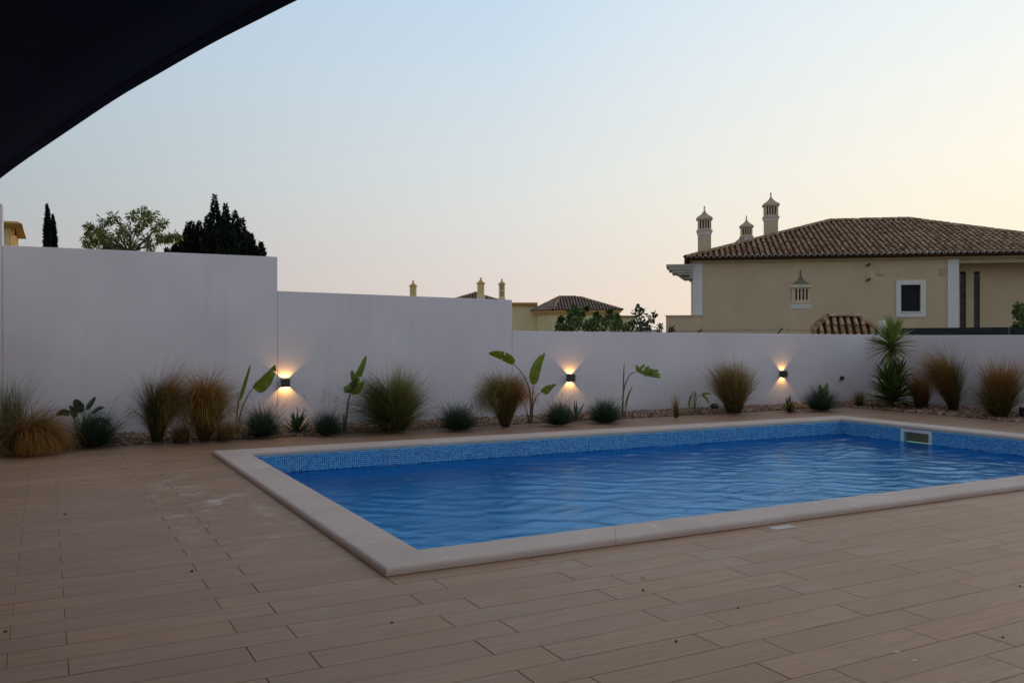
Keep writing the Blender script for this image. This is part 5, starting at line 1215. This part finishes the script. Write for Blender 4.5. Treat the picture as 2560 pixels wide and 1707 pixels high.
link('plate', MB().box(c[0] - .11, c[1] - .045, .0005, c[0] + .11, c[1] + .045, .004), simple('drain_plate', (.55, .52, .44), (.48, .45, .38)), parent=dr)
for k in range(7): link('slot', MB().box(c[0] - .085 + k * .026, c[1] - .03, .0041, c[0] - .077 + k * .026, c[1] + .03, .0046), M_GREYP, parent=dr)
c = on_ground(1400, 1068, 0)
if c[1] < 13.05: link('metal_drain', MB().box(c[0] - .09, c[1] - .06, .0005, c[0] + .09, c[1] + .06, .004), M_ALU, origin=(c[0], c[1], 0), label='small metal drain plate on the far terrace strip below the middle lamp', cat='drain')
for px, py, s, sl_ in ((307, 1172, .011, 'dark seed on the planks, furthest back, between the dark fescue and the pool corner'), (162, 1286, .012, 'dark seed on the left planks beside the stepped pale joints'), (480, 1428, .013, 'largest dark seed, on the planks left of the near pool corner'),
                     (1608, 1475, .010, 'dark seed on the planks below the curled dry leaf'), (980, 1556, .009, 'dark seed directly below the near corner of the pool coping'), (1690, 1603, .010, 'dark seed nearest the bottom edge, right of the middle'), (14, 1579, .011, 'dark seed at the left edge near the bottom corner'),
                     (1845, 1520, .008, 'tiny dark seed on the planks below the pale drain plate'), (2550, 1465, .009, 'dark seed touching the right edge of the view'), (2507, 1593, .008, 'tiny dark seed among the pale flakes at bottom right'), (521, 1307, .007, 'tiny dark seed close to the left side of the pool coping'), (429, 1262, .006, 'smallest dark seed, on the left planks near the water marks')):
    blob('dark_seed', on_ground(px, py, 0) + np.array([0, 0, .0002]), s * .62, M_SEED, 1.2, .6, label=sl_, cat='seed', group='dark seeds scattered on the terrace')
p = on_ground(1608, 1446, 0); link('curled_leaf', MB().add([p + np.array(v) for v in ((-.02, 0, .002), (-.005, -.008, .009), (.012, -.008, .008), (.022, 0, .002), (.012, .008, .01), (-.006, .008, .009))], [(0, 1, 5), (1, 2, 4, 5), (2, 3, 4)]), M_DRYSTEM, origin=p, label='tiny curled dry leaf on the planks in front of the pool', cat='leaf')
for px, py, s, sl_ in ((2441, 1492, .016, 'pale flake on the near right planks, furthest from the camera'), (2220, 1601, .011, 'smallest pale flake, leftmost of the near right group'), (2241, 1629, .017, 'middle pale flake of the diagonal row of three on the planks'), (2287, 1650, .017, 'pale flake nearest the bottom edge at the right'), (2546, 1575, .018, 'pale flake touching the right edge of the view')):
    p = on_ground(px, py, 0); a = rng.uniform(0, PI); mb = MB(); n = 8
    mb.prism([(p[0] + s * math.cos(a + 2 * PI * k / n) * rng.uniform(.7, 1.2), p[1] + s * .5 * math.sin(2 * PI * k / n) * rng.uniform(.7, 1.2)) for k in range(n)], .0004, .002)
    link('pale_flake', mb, M_FLAKE, origin=p, label=sl_, cat='flake', group='pale flakes in the near right corner')

# ------------------------------------------------------------------ trees beyond the wall
def leaves_np(centres, n, size, aspect, pal_, hang=0.0, out_from=None):
    """n leaf quads per centre (x,y,z,r); folded diamond"""
    c = np.repeat(np.array([q[:3] for q in centres]), n, 0); r = np.repeat([q[3] for q in centres], n); m = len(c)
    d = rng.normal(0, 1, (m, 3)); d /= np.linalg.norm(d, axis=1)[:, None]; rad = rng.uniform(0, 1, m) ** .5
    p = c + d * (r * rad)[:, None] * rng.uniform(.75, 1.15, (m, 1))
    ax = d * .6 + rng.normal(0, .6, (m, 3)); ax[:, 2] -= hang; ax /= np.linalg.norm(ax, axis=1)[:, None]
    sd_ = np.cross(ax, rng.normal(0, 1, (m, 3))); sd_ /= np.linalg.norm(sd_, axis=1)[:, None]; s = size * rng.uniform(.6, 1.3, (m, 1))
    V = np.stack([p, p + ax * s * .5 + sd_ * s * aspect, p + ax * s, p + ax * s * .5 - sd_ * s * aspect], 1).reshape(-1, 3)
    Q = np.arange(m * 4).reshape(-1, 4); col = np.array([q[:3] for q in pal_]); wt = np.array([q[3] for q in pal_], float)
    C = np.repeat(col[rng.choice(len(pal_), m, p=wt / wt.sum())] * rng.uniform(.6, 1.35, (m, 1)), 4, 0); return V, Q, C
def tree(name, label, t, base_px, blobs, kz, size, aspect, pal_, n=40, hang=0., group=None, cat='tree', dz=.5, trunk_r=.05, branches=None, mat=None):
    cs = []
    for x, y, r in blobs:
        px, py = kz(x, y); rr = r * kz.s * t / FPX; p = at(px, py, t + rng.uniform(-dz, dz)); cs.append((*p, rr))
    b = at(base_px, HZ, t); b[2] = -.6; r0 = root(name, b, label, cat, group)
    cen = np.mean([q[:3] for q in cs], 0); top = np.array([b[0] * .5 + cen[0] * .5, b[1] * .5 + cen[1] * .5, max(.2, min(q[2] for q in cs) - .1)])
    mb = MB().tube([b, (b + top) / 2 + np.array([.03, 0, 0]), top], [trunk_r * 1.2, trunk_r, trunk_r * .8], 8)
    for q in cs:
        e = np.array(q[:3]); m_ = top * .45 + e * .55 + rng.normal(0, .05, 3); mb.tube([top, m_, e], [trunk_r * .32, trunk_r * .2, trunk_r * .1], 5)
        for k in range(3):
            d = rng.normal(0, 1, 3); d /= np.linalg.norm(d); mb.tube([e, e + d * q[3] * .8], [trunk_r * .12, .003], 3)
    if branches:
        for br in branches: mb.tube([at(*kz(*p), t) for p in br], [trunk_r * (.6 - .1 * k) for k in range(len(br))], 6)
    link('trunk', mb, M_BARK, parent=r0)
    V, Q, C = leaves_np(cs, n, size, aspect, pal_, hang); link('crown', mesh_np('crown', V, Q, C), mat or M_LEAF, parent=r0)
    return r0
def kz(o, s):
    f = lambda x, y: (o[0] + x * s, o[1] + y * s)
    class K:
        def __call__(self, x, y): return f(x, y)
    k = K(); k.s = s; return k
Z1 = kz((0, 450), .2979); Z6 = kz((950, 650), .34014); ZR = kz((1900, 620), .2806)
ALM = [(.17, .20, .03, 3), (.24, .24, .04, 2), (.10, .14, .025, 3), (.32, .25, .05, 1)]
tree('almond_tree', 'airy olive-green tree with slender drooping leaves above the tall wall', 22, 330, [(1200, 265, 42), (1110, 300, 45), (1270, 300, 48), (960, 325, 42), (875, 350, 42), (1370, 360, 42), (1310, 400, 40), (1180, 360, 48), (1050, 400, 45), (900, 470, 50), (845, 465, 40), (960, 520, 48), (1050, 490, 48), (900, 540, 48), (1120, 560, 50), (1230, 500, 42), (1330, 490, 35), (1385, 490, 30), (1470, 470, 36), (1260, 565, 40), (750, 390, 22), (745, 440, 24), (735, 510, 38), (755, 550, 40), (830, 425, 25), (1000, 450, 46), (1150, 420, 45), (1220, 330, 48), (990, 565, 48), (865, 560, 48), (820, 500, 35), (1420, 490, 24)],
     Z1, .125, .13, ALM, 105, .45, branches=[[(1110, 640), (1090, 540), (1100, 460), (1180, 340)], [(1120, 620), (1200, 520), (1290, 430), (1350, 370)], [(1100, 480), (1030, 400), (960, 330)], [(800, 560), (830, 480), (840, 370)], [(1300, 470), (1400, 480), (1480, 470)]], trunk_r=.045)
# dark conifer: many ragged plumes
def conifer(label, t, base_px, peaks, K_, ybot, pal_, dens=230, size=.13, name='conifer', flare=.55, group=None):
    b = at(base_px, HZ, t); b[2] = -.6; r0 = root(name, b, label, 'tree', group); Vs = []; tr = MB()
    u = K_.s * t / FPX; parts = []
    for x, y, w in peaks:
        dt = rng.uniform(-.9, .9) if len(peaks) > 2 else 0; top = at(*K_(x, y), t + dt); H_ = (ybot - y) * u + .5; n = int(dens * H_ / .9) + 60
        h = rng.uniform(0, 1, n) ** .8; a = rng.uniform(0, 2 * PI, n); tier = .72 + .38 * np.abs(np.sin(h * H_ * 7 + rng.uniform(0, 6) + a * .7)); rad = (w * u * (.12 + np.minimum(h * 2.2, 1) * .88) + flare * h * h * w * u) * tier * np.sqrt(rng.uniform(.15, 1, n))
        c = top[None] + np.stack([np.cos(a) * rad, np.sin(a) * rad, -h * H_], 1)
        ax = np.stack([np.cos(a) * .75, np.sin(a) * .75, rng.uniform(.3, 1.4, n)], 1) + rng.normal(0, .25, (n, 3)); ax /= np.linalg.norm(ax, axis=1)[:, None]
        sd_ = np.cross(ax, rng.normal(0, 1, (n, 3))); sd_ /= np.linalg.norm(sd_, axis=1)[:, None]; s = size * rng.uniform(.55, 1.25, (n, 1)) * (.55 + .45 * np.minimum(h * 3, 1))[:, None]
        V = np.stack([c, c + ax * s * .45 + sd_ * s * .22, c + ax * s, c + ax * s * .45 - sd_ * s * .22], 1).reshape(-1, 3)
        col = np.array([q[:3] for q in pal_])[rng.choice(len(pal_), n)] * rng.uniform(.6, 1.3, (n, 1)); parts.append((V, np.arange(n * 4).reshape(-1, 4), np.repeat(col, 4, 0)))
        tr.tube([(b[0] * .6 + top[0] * .4, b[1] * .6 + top[1] * .4, -.6), (top[0], top[1], top[2] - H_ * .8), top], [.07, .035, .006], 6)
    link('trunk', tr, M_BARK, parent=r0); V, Q, C = join(parts); link('crown', mesh_np('crown', V, Q, C), M_LEAF, parent=r0)
DK = [(.012, .022, .012), (.018, .03, .015), (.009, .016, .010)]
conifer('broad black-green conifer with many pointed tips above the tall wall', 26, 545, [(1800, 128, 48), (1893, 200, 46), (1972, 258, 46), (2030, 325, 52), (2105, 455, 50), (2190, 525, 34), (1745, 300, 50), (1670, 345, 46), (1610, 350, 44), (1575, 360, 40), (1500, 468, 44), (1620, 420, 60), (1850, 300, 60), (1930, 380, 70), (1700, 420, 70), (2070, 440, 60), (1780, 420, 80), (1880, 460, 80), (1980, 480, 80), (1560, 500, 70), (2140, 560, 50), (1400, 575, 22), (1650, 520, 80), (1470, 540, 40)], Z1, 720, DK, 620, .15)
conifer('taller of two slim dark cypresses above the wall at the left', 40, 119, [(395, 200, 11), (405, 240, 13), (397, 330, 16)], Z1, 580, DK, 700, .16, 'cypress', .35, 'slim cypresses')
conifer('shorter of two slim dark cypresses above the wall at the left', 40.5, 134, [(443, 290, 8), (451, 330, 11), (450, 420, 12)], Z1, 580, DK, 700, .16, 'cypress', .35, 'slim cypresses')
LEM = [(.05, .10, .025, 3), (.09, .15, .035, 2), (.14, .19, .045, 1)]; LEM2 = [(.08, .14, .03, 3), (.13, .19, .04, 2), (.05, .09, .025, 2)]; DL = [(.035, .06, .03, 3), (.06, .08, .04, 1)]
GT = 'garden bushes beyond the low wall'
tree('garden_bush', 'tallest leafy green bush left of the group, in front of the yellow hip-roofed house', 23, 1420, [(1330, 440, 22), (1310, 490, 26), (1345, 500, 32), (1420, 400, 42), (1430, 352, 13), (1395, 440, 42), (1460, 450, 46), (1420, 495, 46), (1480, 405, 22), (1520, 358, 8), (1445, 375, 25), (1380, 500, 30)], Z6, .085, .3, LEM, 110, 0, GT)
tree('garden_bush', 'low rounded green bush in the middle of the group beyond the low wall', 23.5, 1490, [(1540, 470, 40), (1600, 430, 32), (1560, 510, 38), (1620, 490, 42), (1590, 400, 12), (1510, 500, 30), (1575, 455, 35)], Z6, .08, .3, LEM, 110, 0, GT)
tree('garden_bush', 'bright green bush with a reddish tip, below the right end of the hip roof', 22.5, 1540, [(1690, 400, 32), (1660, 450, 42), (1720, 440, 42), (1700, 490, 50), (1760, 480, 38), (1690, 378, 12), (1800, 505, 34), (1745, 420, 20)], Z6, .085, .28, LEM2, 110, 0, GT)
tree('garden_bush', 'dark open bush with round hanging leaves against the sky, right end of the group', 23, 1600, [(1915, 370, 32), (1880, 395, 26), (1935, 410, 34), (1890, 450, 34), (1870, 495, 42), (1950, 462, 28), (1990, 440, 22), (2012, 398, 18), (1965, 490, 22), (1920, 500, 38), (1845, 470, 26), (1900, 355, 14)], Z6, .10, .34, DL, 26, .5, GT)
tree('garden_bush', 'tiny green sprig poking over the low wall left of the villa parapet', 22, 1649, [(2058, 482, 15), (2042, 512, 22), (2065, 508, 16)], Z6, .07, .3, DL + LEM, 30, 0, GT)
tree('garden_bush', 'tiny reddish sprig against the villa parapet', 22, 1682, [(2150, 508, 18), (2130, 520, 12), (2140, 500, 8)], Z6, .06, .3, [(.12, .05, .04, 2), (.08, .07, .03, 1)], 34, 0, GT)
tree('garden_bush', 'yellow-green leafy bush cut by the right edge, in front of the villa', 25, 2575, [(2300, 535, 36), (2345, 590, 48), (2285, 590, 34), (2320, 650, 50), (2345, 705, 45), (2280, 700, 18), (2410, 610, 80), (2420, 520, 60), (2330, 520, 24)], ZR, .10, .27, [(.10, .15, .035, 3), (.17, .20, .05, 2), (.06, .10, .025, 2)], 90, 0, GT)
tree('garden_bush', 'tiny green tuft just above the dark green screen', 22, 2493, [(2112, 717, 10), (2104, 722, 7)], ZR, .06, .25, LEM2, 16, 0, GT)
# merge stray parenting of midribs handled above
print('objects', len(sc.objects))
